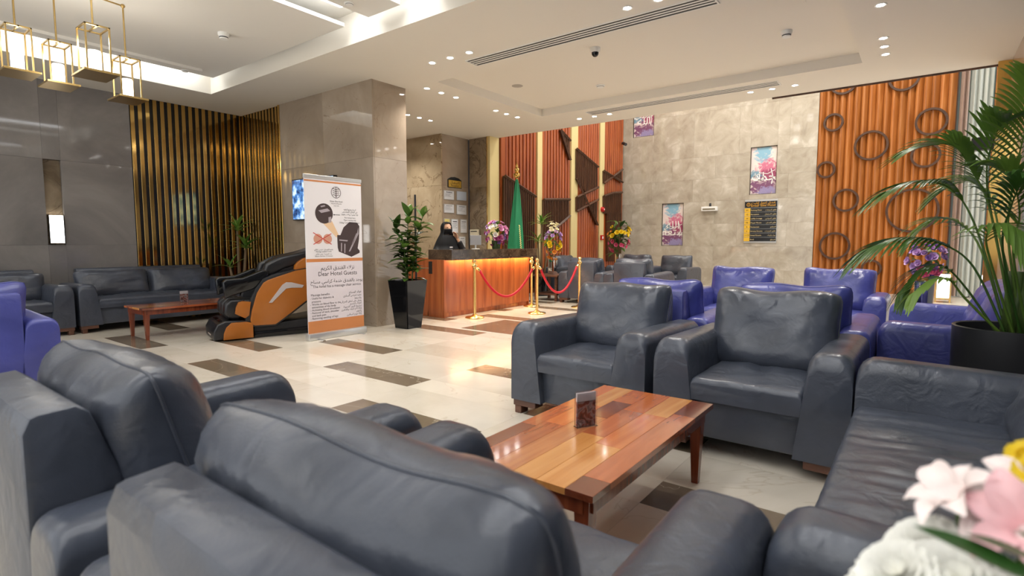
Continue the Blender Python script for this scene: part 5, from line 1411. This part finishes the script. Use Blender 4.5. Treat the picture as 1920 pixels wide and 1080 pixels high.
def ruffle(mat, seed, layers=6, n=12):
    bm = nb(); r = random.Random(seed)
    for l in range(layers):
        tilt = .15 + 1.25*l/layers; rr = 1 - .07*l
        for k in range(n - l):
            a = 2*math.pi*(k + r.random()*.6)/(n-l); dx, dy = math.cos(a), math.sin(a)
            rows_ = []
            for i in range(5):
                v = i/4; w = rr*(.08 + .30*v); out = rr*v*math.cos(tilt); up = rr*v*math.sin(tilt)*.8
                rows_.append([Vector((dx*out - dy*q*w, dy*out + dx*q*w, up + (.05*math.sin(q*7+k)*v))) for q in (-1, -.5, 0, .5, 1)])
            grid(bm, rows_)
    return mesh('flower', bm, mat, 180)
plain('petal_ivory', srgb(240, 238, 228), .7); plain('lily_blush', srgb(244, 228, 222), .6); plain('lily_pink', srgb(236, 188, 190), .6)
rf = ruffle('petal_ivory', 2)
def face(p, d): return (Vector(d)).normalized().to_track_quat('Z', 'Y').to_euler()
CAMD = Vector((-.2, -.55, .75))
for x, y, d, s, k in ((1745, 1050, .50, .042, 0), (1690, 1085, .48, .036, 1), (1800, 1095, .46, .04, 2), (1655, 1120, .52, .032, 3), (1860, 1120, .46, .04, 4)):
    p = near(x, y, d); put('flower', rf, fl, p-o0, face(p, CAMD + Vector((.15*(k-2), .1*(k % 2), 0))), (s, s, s))
def trumpet(mat, seed, n=6):
    """open lily: six pointed, curled petals"""
    bm = nb(); r = random.Random(seed)
    for k in range(n):
        a = 2*math.pi*k/n + r.uniform(-.15, .15); dx, dy = math.cos(a), math.sin(a); L = r.uniform(.85, 1.15)
        rows_ = []
        for i in range(8):
            v = i/7; w = .26*L*math.sin(math.pi*min(1, .06 + .92*v))**.8; out = L*(.12 + .75*v**1.6); up = L*(.75*v - .42*v*v*v)
            rows_.append([Vector((dx*out - dy*q*w, dy*out + dx*q*w, up + q*q*w*.5)) for q in (-1, -.5, 0, .5, 1)])
        grid(bm, rows_)
    return mesh('flower', bm, mat, 180)
lily = trumpet('lily_blush', 3); lily2 = trumpet('lily_pink', 5)
for x, y, d, s, m, dv in ((1800, 950, .50, .052, lily, (-.6, -.2, .75)), (1858, 985, .48, .05, lily, (.0, -.5, .8)), (1925, 1000, .45, .05, lily2, (-.35, -.6, .6)), (1930, 930, .50, .045, lily, (-.3, -.3, .9))):
    p = near(x, y, d); put('flower', m, fl, p-o0, face(p, dv), (s, s, s))
yf = petal_flower((0, 0, 0), 1.0, 8, 'petal_yellow', .5, layers=2)
for x, y, d, s in ((1935, 868, .52, .022), (1955, 900, .50, .024)):
    p = near(x, y, d); put('flower', yf, fl, p-o0, face(p, (-.3, -.4, .8)), (s, s, s))
plain('big_leaf', srgb(44, 82, 30), .35)
for (xa, ya_, da), (xb, yb, db) in (((1950, 1092, .38), (1712, 976, .42)), ((1960, 1060, .40), (1810, 995, .41)), ((1700, 1110, .50), (1640, 1050, .52))):
    p0, p1 = near(xa, ya_, da), near(xb, yb, db); dv = p1 - p0
    q = dv.to_track_quat('X', 'Z').to_euler()
    put('leaf', leaf_mesh(dv.length, dv.length*.42, 'big_leaf', .15, .05, 9), fl, p0-o0, q)
for x, y, d in ((1745, 1050, .50), (1800, 950, .50), (1858, 985, .48), (1800, 1095, .46), (1925, 1000, .45)):
    p = near(x, y, d) - o0; obj('stem', tube(nb(), [(0, 0, .05), p*.6 + Vector((0, 0, .02)), p], .004, 6), 'stem_green', fl)
